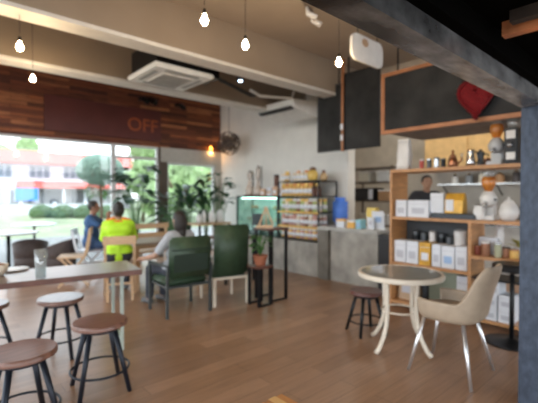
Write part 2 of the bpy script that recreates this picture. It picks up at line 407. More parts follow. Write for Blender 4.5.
# ------------------------------------------------------------------ sign on the header, track spots
s = thing('cafe_sign', 'dark maroon sign board with orange letters on the reclaimed wood header', 'sign', (0, YW-.04, 0))
x0 = atx(44, 1)[0]; xa = YW/(atx(44, 1)[0]); xb = YW/(atx(160, 1)[0])
B(xa, xb, -.04, 0, 2.78, 3.5, bev=.01).out('panel', mat('maroon_board', (.11, .024, .02), .5, var=.25, scale=1.2), s)
def text(name, body, size, loc, rot, m, parent, ext=.006, align='CENTER'):
    c = bpy.data.curves.new(name, 'FONT'); c.body = body; c.size = size; c.extrude = ext; c.align_x = align; c.align_y = 'CENTER'
    o0 = bpy.data.objects.new(name+'_tmp', c); COL.objects.link(o0)
    dg = bpy.context.evaluated_depsgraph_get(); me = bpy.data.meshes.new_from_object(o0.evaluated_get(dg))
    bpy.data.objects.remove(o0); o = bpy.data.objects.new(name, me); COL.objects.link(o)
    me.materials.clear(); me.materials.append(m); o.location = loc; o.rotation_euler = rot; o.parent = parent
    return o
xl = YW/atx(142, 1)[0]
text('lettering', 'OFF', .42, (xl, -.045, 3.1), (PI/2, 0, 0), mat('orange_letters', (.42, .1, .03), .6), s)
for i, u in enumerate((142, 150, 178)):
    xx = YW/atx(u, 1)[0]
    s = thing('spotlight', 'small black spotlight on the header, ' + ['left one of the pair near the air conditioner', 'right one of the pair near the air conditioner', 'the single one nearer the right wall'][i], 'spotlight', (xx, YW-.12, 3.66))
    B(-.09, .09, .02, .1, .03, .09).out('bracket', blackm, s); MB().tube([(0, 0, .06), (.02, -.16, -.04)], [.045, .06], 14).out('lamp_head', blackm, s, 'a')

# ------------------------------------------------------------------ ceiling things
bulbm = mat('glowing_bulb', (1, .8, .5), .3, emit=(1, .74, .42), est=90)
cordm = mat('black_cord', (.02, .02, .02), .6)
def pendant(x, y, z, top, label, em=bulbm, r=.03, e=6, col=(1, .72, .42)):
    t = thing('pendant_lamp', label, 'lamp', (x, y, z), 0, 'bare bulb pendants')
    MB().lathe([(.001, -r*1.05), (r*.6, -r*.85), (r, -.0*r), (r*.85, r*.6), (r*.45, r*1.2), (r*.4, r*1.8)], n=16).out('bulb', em, t, True)
    MB().lathe([(.012, r*1.8), (.013, r*1.8+.035), (.006, r*1.8+.045)], n=12).out('socket', blackm, t, 'a')
    MB().tube([(0, 0, r*1.8+.07), (0, 0, top-z)], .0025, 6).out('cord', cordm, t)
    L = bpy.data.lights.new('bulb_light', 'POINT'); L.energy = e; L.color = col; L.shadow_soft_size = r*1.3
    lo = bpy.data.objects.new('bulb_light', L); COL.objects.link(lo); lo.parent = t; lo.location = (0, 0, -r*2.6)
    return t
for u, y, d, l in ((205, 22.5, 3.06, 'glowing bare bulb pendant, highest in front of the near ceiling beam'), (245.5, 47, 3.57, 'glowing bare bulb pendant in the middle, second from the highest'),
                   (338.5, 64, 3.9, 'glowing bare bulb pendant hanging before the black menu boards'), (21.5, 48.5, 3.5, 'glowing bare bulb pendant at far left, upper one'), (34, 80, 4.6, 'glowing bare bulb pendant at far left, lower one')):
    X, Y = atd(u, d); pendant(X, Y, zz(y, d), 3.67 if Y < 4.1 else 3.97, l)
X, Y = atd(211, 10.2); pendant(X, Y, 2.72, 3.97, 'small orange glowing bulb beside the rattan ball lamp', mat('orange_bulb', (1, .5, .1), .3, emit=(1, .38, .05), est=6), .04, 4, (1, .5, .15))
# rattan ball
X, Y = atd(229, 9.3)
t = thing('rattan_ball_lamp', 'dark woven rattan globe lamp hanging in the corner by the white wall', 'lamp', (X, Y, zz(143.5, 9.3))); t.scale = (1.15,)*3
rat = mat('dark_rattan', (.07, .045, .035), .7, var=.3)
m = MB()
for k in range(14):
    ax = Vector((random.gauss(0, 1), random.gauss(0, 1), random.gauss(0, 1))).normalized(); q = ax.orthogonal().normalized(); w = ax.cross(q)
    m.tube([(q*math.cos(a)+w*math.sin(a))*.24 for a in [2*PI*j/20 for j in range(21)]], .009, 5, False)
m.out('globe', rat, t, True); lab(MB().ell((0, 0, 0), .15, 14).out('inner_shade', mat('brown_shade', (.2, .14, .1), .8), t, True), 'brown inner shade')
MB().tube([(0, 0, .2), (0, 0, (3.97-zz(143.5, 9.3))/1.15)], .006, 6).out('cord', cordm, t)
# cassette air conditioner
acm = mat('ac_plastic', (.78, .77, .74), .4); acd = mat('ac_grille', (.33, .33, .32), .5)
t = thing('cassette_air_conditioner', 'square white ceiling cassette air conditioner hung between the beams', 'air conditioner', (2.5, 4.8, 3.06)); t.scale = (.9, .9, 1)
B(-.475, .475, -.475, .475, 0, .06, bev=.02).out('panel', acm, t)
B(-.42, .42, -.42, .42, .06, .36).out('housing', blackm, t)
gp = B(-.25, .25, -.25, .25, -.012, .0, bev=.004).out('intake_grille', acm, t)
m = MB(); [m.box(-.23, .23, -.23+.042*k, -.215+.042*k, -.018, -.012) for k in range(12)]; m.out('slat', acd, gp)
for k in range(4):
    a = k*PI/2; m = B(-.27, .27, .33, .39, -.008, .004, M=Matrix.Rotation(a, 4, 'Z')); m.out('air_outlet', acd, t)
for sx in (-.36, .36):
    for sy in (-.36, .36): MB().tube([(sx, sy, .36), (sx, sy, .87)], .008, 6).out('hanger_rod', steel, t)
B(.42, .75, -.2, .2, .1, .3).out('junction_box', blackm, t)
MB().tube([(.7, .0, .2), (1.1, -.1, .08), (1.5, -.05, 0.02), (1.8, .2, .1)], .03, 8).out('pipe', cordm, t, True)
# wall mounted ac under beam
X, Y = atd(287, 7.6)
t = thing('ceiling_air_conditioner', 'long white wedge-shaped air conditioner by the top of the white wall', 'air conditioner', (X-.1, Y-.1, 3.0), 0)
m = MB(); m.prism([(-.35, .22), (.38, .26), (.38, .0), (.25, -.05), (-.3, .08)], -.5, .5, 'xz'); m.out('casing', acm, t, bev=.02)
MB().prism([(-.34, .1), (-.26, .055), (-.28, .04), (-.36, .085)], -.44, .44, 'xz').out('air_outlet', mat('vent_black', (.03, .03, .03), .5), t)
for sy in (-.35, .35): MB().tube([(.05, sy, .24), (.05, sy, .97)], .008, 6).out('hanger_rod', steel, t)
X2, Y2 = atd(250, 6.8)
s = tag(MB().tube([(0, 0, .25), (.15, -.1, .15), (.62, -.42, .12), (.65, -.44, .25)], .025, 8).out('drain_pipe', acm, None, True), 'white drain pipe running to the wedge-shaped air conditioner', 'pipe', loc=(X2, Y2, 3.1))
# bluish small spotlight
X, Y = atd(240.5, 5.4)
t = thing('ceiling_spotlight', 'small spotlight with cold blue-white glow between the air conditioners', 'spotlight', (X, Y, zz(80, 5.4)))
MB().lathe([(.045, -.02), (.05, .0), (.05, .1), (.02, .12)], n=14).out('lamp_head', blackm, t, 'a')
MB().ell((0, 0, -.015), (.03, .03, .02)).out('lens', mat('cold_lens', (.7, .8, 1), .3, emit=(.55, .75, 1), est=10), t, True)
MB().tube([(0, 0, .12), (0, 0, 3.97-zz(80, 5.4))], .01, 6).out('stem', blackm, t)
# ceiling track with white spot
a = Vector((*atd(255, 3.1), 3.63)); b2 = Vector((*atd(312, 4.6), 3.63))
t = thing('lighting_track', 'thin dark lighting track on the ceiling with two small white spot heads', 'lamp', a)
bv = b2-a
MB().bar((0, 0, .02), bv+Vector((0, 0, .02)), .035, .03).out('rail', mat('track_grey', (.2, .16, .13), .5), t)
for k in (.86, .98):
    p = bv*k; MB().tube([p+Vector((0, 0, 0)), p+Vector((.02, .0, -.07)), p+Vector((.1, -.06, -.12))], [.012, .03, .035], 12).out('spot_head', whitem, t, True)
# hanging rounded sign
t = thing('hanging_sign', 'white rounded tag-shaped sign hanging beside the dark steel beam', 'sign', (3.43, 2.5, 2.97))
w, h, r = .6, .29, .09; poly = []
for cx, cz, a0 in ((w-r, r, -PI/2), (w-r, h-r, 0), (r, h-r, PI/2), (r, r, PI)):
    poly += [(cx+r*math.cos(a0+PI/2*k/5), cz+r*math.sin(a0+PI/2*k/5)) for k in range(6)]
MB().prism(poly, 0, .03, 'xz').out('board', whitem, t)
MB().prism([(.24+.06*math.cos(2*PI*k/14), .22+.045*math.sin(2*PI*k/14)) for k in range(14)]+[], -.004, 0, 'xz').out('emblem', mat('tan_print', (.5, .33, .2), .6), t)
for xx in (.12, .5): MB().tube([(xx, .015, h-.02), (xx, .015, .74)], .006, 6).out('hanger_rod', blackm, t)

# ------------------------------------------------------------------ chalkboards
def board(X, u0, u1, z0, z1, frame, label, hang=3.67, fw=.045, th=.04, name='menu_chalkboard', y0=None):
    ya = atx(u0, X)[0]; yb = y0 if y0 is not None else atx(u1, X)[0]
    t = thing(name, label, 'chalkboard', (X, yb, z0)); L = ya-yb; h = z1-z0
    B(.012, th, .01, L-.01, .01, h-.01).out('slate', chalk, t)
    for nm, a in (('frame_rail', (0, th, 0, L, 0, fw)), ('frame_rail', (0, th, 0, L, h-fw, h)), ('frame_stile', (0, th, 0, fw, fw, h-fw)), ('frame_stile', (0, th, L-fw, L, fw, h-fw))):
        MB().box(*a, bev=.004).out(nm, frame, t)
    for q in (.12, .88): MB().tube([(th/2, L*q, h), (th/2, L*q, hang-z0)], .012 if frame != orangewood else .006, 6).out('hanger_rod', blackm, t)
    return t
boardwood = mat('framing_wood', (.42, .17, .07), .5, var=.2, scale=5)
board(4.73, 380.5, 0, 2.335, 3.17, orangewood if False else boardwood, 'wide chalkboard in an orange wooden frame above the shelf unit', y0=.95, fw=.05)
board(5.0, 317, 341, 2.215, 3.3, mat('grey_frame', (.08, .08, .08), .5), 'narrow grey chalkboard, leftmost of the hanging boards', fw=.02)
t = board(4.98, 343.5, 379, 2.215, 3.42, blackm, 'tall black menu board between the grey board and the wood-framed chalkboard', fw=.02)
t.children[0].data.materials[0] = mat('black_slate', (.008, .008, .009), .7)
ya = atx(342, 4.97)[0]
tag(B(0, .05, 0, .035, 0, 1.47).out('wooden_post', boardwood), 'thin reddish wooden strip between the two hanging black boards', 'post', loc=(4.97, ya-.015, 2.2))
for k, zq in enumerate((.25, .42)):
    tag(B(0, .008, 0, .05, 0, .09).out('paper_note', paperw), 'small white note pinned on the strip between the boards, %s one' % ['lower', 'upper'][k], 'note', loc=(4.958, ya-.02, 2.2+zq-.08))
# tinsel heart
Yh, dh = atx(474, 4.62)
t = thing('tinsel_heart', 'red glittering tinsel heart hanging on the wood-framed chalkboard', 'decoration', (4.64, Yh, zz(119, dh)))
pts = []
for k in range(41):
    a = 2*PI*k/40; pts.append(Vector((0, 12.5*math.sin(a)**3, 13*math.cos(a)-5*math.cos(2*a)-2*math.cos(3*a)-math.cos(4*a)+17))*.015)
m = MB(); m.tube(pts, .018, 8, False)
for p in pts:
    for j in range(36):
        d = Vector((random.gauss(0, 1), random.gauss(0, 1), random.gauss(0, 1))).normalized(); e = d.orthogonal().normalized()*.006
        q = p+Vector((0, random.uniform(-.01, .01), random.uniform(-.01, .01)))
        m.b.faces.new([m.b.verts.new(v) for v in (q-e, q+e, q+d*.032)])
m.prism([(p.y*.97, p.z*.97+.007) for p in pts[:-1]], .0, .02, 'yz')
m.out('garland', redt, t, normals=False)
MB().tube([(0, 0, .3), (.05, 0, .62)], .003, 5).out('string', cordm, t)

# ------------------------------------------------------------------ counter side
t = thing('display_plinth', 'low concrete plinth under the jar rack and glass display', 'counter', (5.3, 4.6, 0))
B(0, .65, 0, 2.75, 0, .62, bev=.01).out('body', concrete, t)
t = thing('service_counter', 'grey concrete service counter with overhanging worktop', 'counter', (5.3, 3.38, 0))
B(.03, .65, 0, .95, 0, .88).out('body', concrete, t)
B(-.04, .7, -.04, 1.21, .88, .94, bev=.008).out('worktop', conc_top, t)
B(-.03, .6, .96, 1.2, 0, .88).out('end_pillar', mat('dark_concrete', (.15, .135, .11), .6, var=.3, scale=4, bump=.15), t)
t = thing('black_cabinet', 'dark low cabinet between the concrete counter and the pine shelf unit', 'cabinet', (5.25, 2.86, 0))
B(0, .42, 0, .46, 0, .88, bev=.006).out('body', mat('dark_laminate', (.02, .02, .022), .4), t)
B(-.018, 0, .02, .44, .05, .84).out('door', mat('dark_laminate', (.02, .02, .022), .4), t)
# glass display case
t = thing('glass_display_case', 'teal-tinted glass pastry display case with an added fill light inside', 'display case', (5.42, 5.8, .62))
fr = MB(); W, D, Hh = 1.4, .5, .86
for a in (0, D-.03):
    for b_ in (0, W-.03): fr.box(a, a+.03, b_, b_+.03, 0, Hh)
for z0 in (0, Hh-.04):
    fr.box(0, D, 0, .03, z0, z0+.04); fr.box(0, D, W-.03, W, z0, z0+.04); fr.box(0, .03, 0, W, z0, z0+.04); fr.box(D-.03, D, 0, W, z0, z0+.04)
fr.out('frame', mat('dark_teal_metal', (.02, .05, .05), .4, .3), t)
for b_ in (.005, W-.01): B(.03, D-.03, b_, b_+.005, .04, Hh-.04).out('pane', tealg, t)
B(.005, .01, .03, W-.03, .04, Hh-.04).out('pane', tealg, t)
B(D-.012, D-.006, .03, W-.03, .04, Hh-.04).out('back_panel', mat('mint_panel', (.7, .85, .8), .5), t)
B(0.03, D-.03, .03, W-.03, Hh-.015, Hh-.005).out('top_panel', mat('dark_teal_metal', (.02, .05, .05), .4, .3), t)
lab(B(.08, .12, .1, W-.1, Hh-.06, Hh-.04).out('case_fill_strip', mat('case_fill_glow', (.8, 1, .95), .4, emit=(.75, 1, .95), est=7), t), 'added glowing fill strip')  # glowing strip added to lighten the inside of the case
for z0 in (.3, .56): B(.04, D-.04, .03, W-.03, z0, z0+.01).out('shelf', tealg, t)
pz = [(.9, .7, .4), (.7, .72, .7), (.5, .25, .12), (.75, .6, .55)]
for k, (yy, zl) in enumerate([(.2, .31), (.5, .31), (.85, .31), (1.15, .31), (.25, .57), (.6, .57), (1.0, .57)]):
    s = thing('cake_tray', 'tray of small cakes in the glass display case', 'tray', (5.64, 5.8+yy, .62+zl), 0, 'cake trays in the display case')
    B(-.12, .12, -.1, .1, 0, .012).out('tray', whitem, s)
    for q in range(3): MB().lathe([(.03, 0), (.035, .04), (.02, .06)], ((q-1)*.075, 0, .012), 12).out('cake', mat('cake_%d' % (k % 4), pz[k % 4], .7), s, True)
# tall drip towers on the case
def tower(y, h, label, hue):
    s = thing('drip_carafe', label, 'carafe', (5.6, y, 1.4805)); s.scale = (1.5, 1.5, 1.12)
    B(-.07, .07, -.07, .07, 0, .02).out('base', darkwood, s)
    MB().lathe([(.055, .02), (.06, .06), (.06, .14), (.025, .22), (.022, .28), (.03, .3)], n=18).out('flask', glassmat('milky_'+hue, (.9, .85, .8), .12, .6, (.8, .68, .58)), s, True)
    MB().lathe([(.012, .3), (.035, .36), (.04, h-.08), (.03, h-.04)], n=18).out('upper_vessel', glassmat('milky_b'+hue, (.9, .88, .85), .12, .5, (.7, .62, .55)), s, True)
    MB().tube([(.065, 0, .02), (.065, 0, h)], .008, 8).out('stand', blackm, s); MB().bar((0, 0, h-.03), (.065, 0, h-.03), .012).out('arm', blackm, s)
    MB().ell((0, 0, h-.01), .02).out('stopper', darkwood, s, True)
tower(6.93, .52, 'tall glass drip carafe, leftmost on top of the display case', 'a')
tower(6.63, .6, 'tallest glass drip carafe, second from the left on the display case', 'b')
def carton(name, cat, label, loc, size, m, rz=0, lid=None, prn=None, side='x', group=None):
    a, b_, h = size
    s = thing(name, label, cat, loc, rz, group)
    B(-a/2, a/2, -b_/2, b_/2, 0, h, bev=.004).out('carton', m, s)
    if prn: B(-a/2-.002, -a/2, -b_*.32, b_*.32, h*.25, h*.62).out('printed_label', prn, s)
    if lid: B(-a/2-.003, a/2+.003, -b_/2-.003, b_/2+.003, h*.8, h+.003).out('lid', lid, s)
    return s
peach = mat('peach_card', (.65, .4, .25), .6); brownc = mat('brown_card', (.14, .06, .04), .6)
for i, (y, h, w) in enumerate(((6.42, .15, .14), (6.2, .18, .13), (6.02, .2, .13), (5.86, .26, .1))):
    carton('product_box', 'box', 'peach and white product box on the display case, ' + ['first beside the carafes', 'second from the carafes', 'third, under the brown canister', 'tallest, next to the jar rack'][i], (5.6, y, 1.482), (.12, w, h), [peach, paperw, peach, paperw][i], prn=[paperw, peach, paperw, peach][i])
s = thing('brown_canister', 'dark brown cylindrical canister stacked on a peach box', 'canister', (5.6, 6.02, 1.686))
MB().lathe([(.055, 0), (.055, .2), (.05, .21)], n=20).out('body', brownc, s, 'a'); MB().lathe([(.058, .21), (.058, .24), (.03, .25)], n=20).out('lid', blackm, s, 'a')
# jar rack
t = thing('jar_rack', 'black metal rack full of jars beside the concrete counter', 'rack', (5.35, 4.63, .62))
for a in (0, .55-.025):
    for b_ in (0, 1.08-.025): B(a, a+.025, b_, b_+.025, 0, 1.15).out('post', blackm, t)
shz = (0.02, .26, .54, .84, 1.13)
for k, z in enumerate(shz):
    B(0, .55, 0, 1.08, z, z+.02).out('shelf', blackm, t)
    if k in (1, 2): lab(B(-.006, 0, .0, 1.08, z-.01, z+.022).out('shelf_edge', mat('yellow_strip', (.8, .5, .12), .5), t), 'yellow price strip')
lidc = [mat('gold_lid', (.7, .45, .12), .35, .4), mat('white_lid', (.75, .73, .7), .4), mat('orange_lid', (.7, .28, .08), .4), mat('pink_lid', (.6, .3, .25), .4)]
fills = [mat('honey_fill', (.68, .42, .12), .35, var=.2, scale=30), mat('cream_fill', (.7, .6, .45), .4, var=.1, scale=30), mat('brown_fill', (.28, .12, .06), .4, var=.3, scale=30), mat('green_fill', (.35, .42, .15), .4, var=.2, scale=30), mat('rose_fill', (.55, .3, .25), .4, var=.2, scale=30)]
def jar_proto(fi, li, r, h):
    s = thing('glass_jar', 'jar', 'jar', (0, 0, 0))
    MB().lathe([(r*.9, 0), (r, .01), (r, h*.72), (r*.8, h*.8)], n=16).out('body', fills[fi], s, 'a')
    MB().lathe([(r*.88, h*.8), (r*.88, h*.98), (r*.7, h)], n=16).out('lid', lidc[li], s, 'a')
    MB().lathe([(r+.001, h*.22), (r+.001, h*.55)], n=16).out('label_band', paperw, s, True)
    return s
rows = {0: ([(0, 1), (4, 1), (1, 3)], 'pale jar on the bottom shelf of the black rack', .2),
        1: ([(4, 3), (2, 1), (1, 1), (4, 1)], 'pinkish jar on the second shelf up of the black rack', .23),
        2: ([(3, 1), (1, 0), (2, 1), (3, 0)], 'small jar on the middle shelf of the black rack', .25),
        3: ([(0, 0), (0, 2), (1, 0)], 'honey-coloured jar on the shelf below the top of the black rack', .25),
        4: ([(1, 1), (0, 0), (1, 2)], 'tall cream jar standing on the top of the black rack', .2)}
for k, (combos, l, h) in rows.items():
    protos = [jar_proto(a, b_, .049, h) for a, b_ in combos]; used = set(); i = 0
    ys = [1.0-.105*j for j in range(10)]
    for row in (0, 1):
        for j, yy in enumerate(ys):
            if k == 4 and (row == 1 or j > 7 or j in (2,)): continue
            if k == 3 and j > 7: continue
            p = protos[(i+j//2) % len(protos)]; i += 1
            loc = (5.35+.09+row*.15, 4.63+yy, .62+shz[k]+.0205)
            
            if p.name not in used:
                used.add(p.name); p.location = loc; p['label'] = l; p['group'] = 'jars on rack shelf %s' % ['at the bottom', 'second up', 'in the middle', 'below the top', 'at the top'][k]
            else: dup(p, loc, 0, l, 'jars on rack shelf %s' % ['at the bottom', 'second up', 'in the middle', 'below the top', 'at the top'][k])
for k, yy in ((3, .06), (3, .17)):
    s = thing('dark_jar', 'dark brown jar at the right end of the shelf below the rack top', 'jar', (5.45, 4.66+yy, .62+shz[k]+.0205), 0, 'dark jars on the rack')
    MB().lathe([(.045, 0), (.048, .12), (.035, .15)], n=16).out('body', brownc, s, 'a'); MB().lathe([(.038, .15), (.038, .18)], n=16).out('lid', blackm, s, 'a')
s = thing('honey_pot', 'large yellow round pot with brown lid on top of the jar rack', 'pot', (5.45, 4.86, 1.771))
MB().lathe([(.07, 0), (.1, .06), (.1, .14), (.06, .2)], n=20).out('body', mat('honey_yellow', (.7, .48, .12), .35), s, True); MB().lathe([(.065, .2), (.065, .23), (.02, .26)], n=20).out('lid', brownc, s, True)
s = thing('small_pot', 'small tan pot with lid at the right end of the jar rack top', 'pot', (5.6, 4.72, 1.771))
MB().lathe([(.05, 0), (.075, .05), (.065, .11), (.03, .15)], n=20).out('body', mat('tan_pot', (.55, .38, .2), .5), s, True); MB().lathe([(.035, .15), (.03, .18), (.012, .2)], n=16).out('lid', brownc, s, True)
# worktop things
WT = .9405
s = thing('blue_pouch', 'bright blue rounded pouch standing at the back left of the concrete counter', 'pouch', (5.75, 4.45, WT))
m = MB(); m.box(-.07, .07, -.17, .17, 0, .5, bev=.06); m.out('pouch', mat('bright_blue', (.1, .24, .75), .5, bump=.1), s, True)
B(-.02, .02, -.1, .1, .49, .515).out('top_seal', mat('bright_blue', (.1, .24, .75), .5), s)
teal = mat('teal_card', (.3, .6, .68), .5); orangec = mat('orange_card', (.8, .45, .1), .5)
for i, (u, w, h, m1, m2, nm) in enumerate(((343, .17, .14, paperw, orangec, 'white box with an orange lid on the concrete counter, leftmost of its row'), (353.5, .15, .13, orangec, paperw, 'orange box with a white lid on the concrete counter, second of its row'),
                                     (361, .1, .15, teal, None, 'teal box on the concrete counter, between the orange box and the white boards'))):
    y, d = atx(u, 5.42); carton('counter_box', 'box', nm, (5.42, y, WT), (.16, w, h), m1, lid=m2, prn=bluepr if i == 2 else None)
for i, (u, X, w, h) in enumerate(((371, 5.4, .12, .2), (379, 5.5, .22, .3))):
    y, d = atx(u, X)
    s = thing('menu_stand', 'white menu card stand on the counter, ' + ['small one in front', 'tall one at the right end'][i], 'menu', (X, y, WT))
    B(-.03, .05, -w/2, w/2, 0, .015).out('base', whitem, s); B(-.005, .005, -w/2, w/2, .012, h, M=Matrix.Rotation(-.12, 4, 'Y') @ Matrix.Identity(4)).out('card', paperw, s)
    B(-.01, -.006, -w*.25, w*.25, h*.4, h*.7, M=Matrix.Rotation(-.12, 4, 'Y')).out('print', [greypr, bluepr][i], s)
y, d = atx(373, 5.75); s = thing('yellow_box', 'yellow packet behind the white menu stands on the counter', 'box', (5.75, y, WT))
B(-.05, .05, -.1, .1, 0, .34, bev=.01).out('packet', mat('yellow_card', (.8, .6, .15), .5), s)

# ------------------------------------------------------------------ kitchen
t = thing('back_counter', 'white tiled kitchen counter along the back wall', 'counter', (7.5, -1, 0))
B(0, .68, 0, 5.3, 0, .95).out('body', mat('white_tile', (.6, .6, .57), .35, var=.05), t); B(-.03, .69, 0, 5.3, .95, 1.0).out('worktop', steel, t)
t = thing('wall_cabinet', 'warm yellow wooden wall cabinet in the kitchen behind the bar', 'cabinet', (7.8, -.4, 2.06))
ylw = mat('yellow_veneer', (.7, .46, .2), .5, var=.1); B(0.02, .38, 0, 4.25, 0, .7).out('body', ylw, t)
for k in range(5):
    d_ = B(0, .02, .02+.845*k, .835+.845*k, .02, .68).out('door', ylw, t); B(-.02, 0, .1+.845*k, .12+.845*k, .1, .25).out('handle', steel, d_)
t = thing('kitchen_shelf', 'steel wall shelf with hanging pots in the kitchen', 'shelf', (7.85, .4, 1.7))
B(0, .33, 0, 3.2, 0, .02).out('board', steel, t)
for k in range(4): MB().bar((.02, .1+k, 0), (.33, .1+k, -.2), .02).out('bracket', blackm, t)
pc = [(.55, .55, .53), (.06, .05, .05), (.35, .2, .1), (.6, .58, .5), (.2, .22, .24)]
for k in range(11):
    r = random.uniform(.05, .1); h = random.uniform(.1, .22); yy = .6+.27*k
    s = thing('kitchen_canister', 'canister on the steel shelf against the kitchen wall', 'canister', (8.0, yy, 1.7205), 0, 'canisters on the kitchen shelf')
    MB().lathe([(r*.95, 0), (r, h*.8), (r*.8, h)], n=14).out('body', mat('kc_%d' % (k % 5), pc[k % 5], .4), s, 'a'); MB().lathe([(r*.6, h), (r*.5, h+.02), (.015, h+.04)], n=14).out('lid', steel, s, 'a')
for k in range(6):
    yy = .7+.5*k; h = random.uniform(.15, .3)
    s = thing('countertop_container', 'container standing on the kitchen back counter', 'container', (7.75, yy, 1.0005), 0, 'containers on the back counter')
    B(-.1, .1, -.1, .1, 0, h, bev=.02).out('body', mat('kc_%d' % (k*2 % 5), pc[k*2 % 5], .4), s); B(-.1, .1, -.1, .1, h, h+.03, bev=.01).out('lid', blackm, s)
for yy in (.8, 2.6, 4.4):  # unseen lamps added to brighten the kitchen
    s = thing('kitchen_fill_lamp', 'added fill tube lamp on the kitchen ceiling, ' + {.8: 'rightmost', 2.6: 'middle', 4.4: 'leftmost'}[yy], 'lamp', (6.9, yy, 3.6))
    B(-.05, .05, -.6, .6, 0, .07).out('housing', whitem, s); MB().tube([(0, -.57, -.02), (0, .57, -.02)], .015, 10).out('tube', mat('fill_tube_glow', (1, 1, .95), .4, emit=(1, .93, .8), est=8), s)  # housing and tube of the added fill lamp
    L = bpy.data.lights.new('kitchen_fill_light', 'AREA'); L.shape = 'RECTANGLE'; L.size = .06; L.size_y = 1.1; L.energy = 13; L.color = (1, .93, .82)
    lo = bpy.data.objects.new('kitchen_fill_light', L); COL.objects.link(lo); lo.parent = s; lo.location = (0, 0, -.045)
# kitchen rack with microwave seen left of shelf
t = thing('kitchen_rack', 'grey metal rack at the left side of the kitchen', 'rack', (7.0, 4.12, 0))
for a in (0, .45):
    for b_ in (0, 1.0): B(a, a+.03, b_, b_+.03, 0, 2.1).out('post', mat('rack_brown', (.12, .09, .07), .5), t)
for z in (.3, .85, 1.35, 1.75, 2.05): B(0, .48, 0, 1.03, z, z+.03).out('shelf', mat('rack_brown', (.12, .09, .07), .5), t)
s = thing('microwave_oven', 'black microwave oven on the kitchen rack', 'microwave', (7.22, 4.8, 1.3805))
B(-.2, .2, -.24, .24, 0, .27, bev=.01).out('body', blackm, s); B(-.212, -.2, -.1, .22, .03, .24).out('door', mat('smoked', (.02, .02, .025), .1), s); B(-.21, -.2, -.22, -.12, .03, .24).out('control_panel', greypr, s)
for k, (y, z, m_) in enumerate(((4.36, 1.38, 'kc_2'), (4.4, 1.78, 'kc_0'), (4.85, 1.78, 'kc_3'), (4.4, .88, 'kc_0'), (4.8, .88, 'kc_3'))):
    s = thing('storage_tub', 'storage tub on the kitchen rack, ' + ['beside the microwave', 'right one on the upper shelf', 'left one on the upper shelf', 'right one on the lower shelf', 'left one on the lower shelf'][k], 'tub', (7.22, y, z+.0005))
    B(-.14, .14, -.14, .14, 0, .2, bev=.02).out('body', MATS[m_], s); B(-.145, .145, -.145, .145, .2, .225, bev=.005).out('lid', whitem, s)

# ------------------------------------------------------------------ pine shelf unit
SX = 4.7
t = thing('shelf_unit', 'orange pine shelf unit with coffee boxes and equipment', 'shelf', (SX, 0, 0))
def shelf(nm, y0, y1, z, th=.035, m=orangewood): return B(0, .42, y0, y1, z-th, z, bev=.003).out(nm, m, t)
shelf('top_board', -.6, 2.8, 1.84, .04)
B(0, .42, 2.77, 2.8, .0, 1.80).out('side_panel', orangewood, t)
B(0, .42, 1.755, 1.79, .09, 1.175).out('divider', orangewood, t)
B(0, .42, .2, .235, .0, 1.80).out('side_panel', orangewood, t)
shelf('shelf_board', .235, 2.77, 1.21)
shelf('shelf_board', 1.79, 2.77, .60)
shelf('shelf_board', .235, 1.755, .80)
shelf('shelf_board', .235, 1.755, .56, .02, blackm)
shelf('shelf_board', .235, 2.77, .09)
lab(B(.40, .415, 1.8, 2.76, .09, .56).out('back_panel', mat('sage_panel', (.32, .36, .27), .6), t), 'sage green back panel')
lab(B(.40, .415, 1.79, 2.77, .62, 1.17).out('back_panel', mat('dark_back', (.05, .055, .06), .6), t), 'dark back panel')
E = .0006
def sy(u, X): return atx(u, X)[0]
def bx(u0, u1, X, z, h, dep, label, m=paperw, prn=bluepr, name='coffee_box', cat='box', group=None):
    ya, yb = sy(u0, X), sy(u1, X)
    s = thing(name, label, cat, (X+dep/2, (ya+yb)/2, z+E), 0, group); w = (ya-yb)*.97
    B(-dep/2, dep/2, -w/2, w/2, 0, h, bev=.004).out('carton', m, s)
    if prn: B(-dep/2-.002, -dep/2, -w*.3, w*.3, h*.22, h*.55).out('printed_label', prn, s)
    B(-dep/2-.001, -dep/2, -w*.46, w*.46, h*.78, h*.8).out('flap_line', greypr, s)
    return s
# level 2 boxes
bx(395.5, 406.5, 4.76, 1.21, .22, .15, 'white box at the left end of the middle pine shelf', prn=greypr)
bx(407.5, 429, 4.76, 1.21, .22, .18, 'wide white box with pinkish print, second on the middle pine shelf', prn=greypr)
y0, y1 = sy(429, 4.76), sy(475, 4.76)
s = thing('scale_tray', 'dark grey flat tray carrying the white carton and gold pouch', 'tray', (4.76, y1, 1.21+E)); dk = mat('dark_tray', (.03, .04, .05), .4)
B(0, .3, 0, y0-y1-.02, 0, .055, bev=.01).out('body', dk, s); B(.03, .27, .03, y0-y1-.05, .055, .062).out('top_plate', blackm, s)
bx(430, 443.5, 4.8, 1.273, .25, .16, 'white carton standing on the dark tray, beside the gold pouch', prn=None)
ya, yb = sy(443.5, 4.8), sy(463, 4.8); w = ya-yb
s = thing('gold_coffee_pouch', 'gold coffee pouch with a white label standing on the dark tray', 'pouch', (4.88, (ya+yb)/2, 1.273))
m = MB(); m.prism([(-.07, 0), (.07, 0), (.065, .16), (.02, .25), (-.02, .25), (-.065, .16)], -w/2+.005, w/2-.005, 'xz'); m.out('pouch', yellowp, s, bev=.01)
B(-.074, -.069, .0, w*.4, .03, .17).out('printed_label', paperw, s)
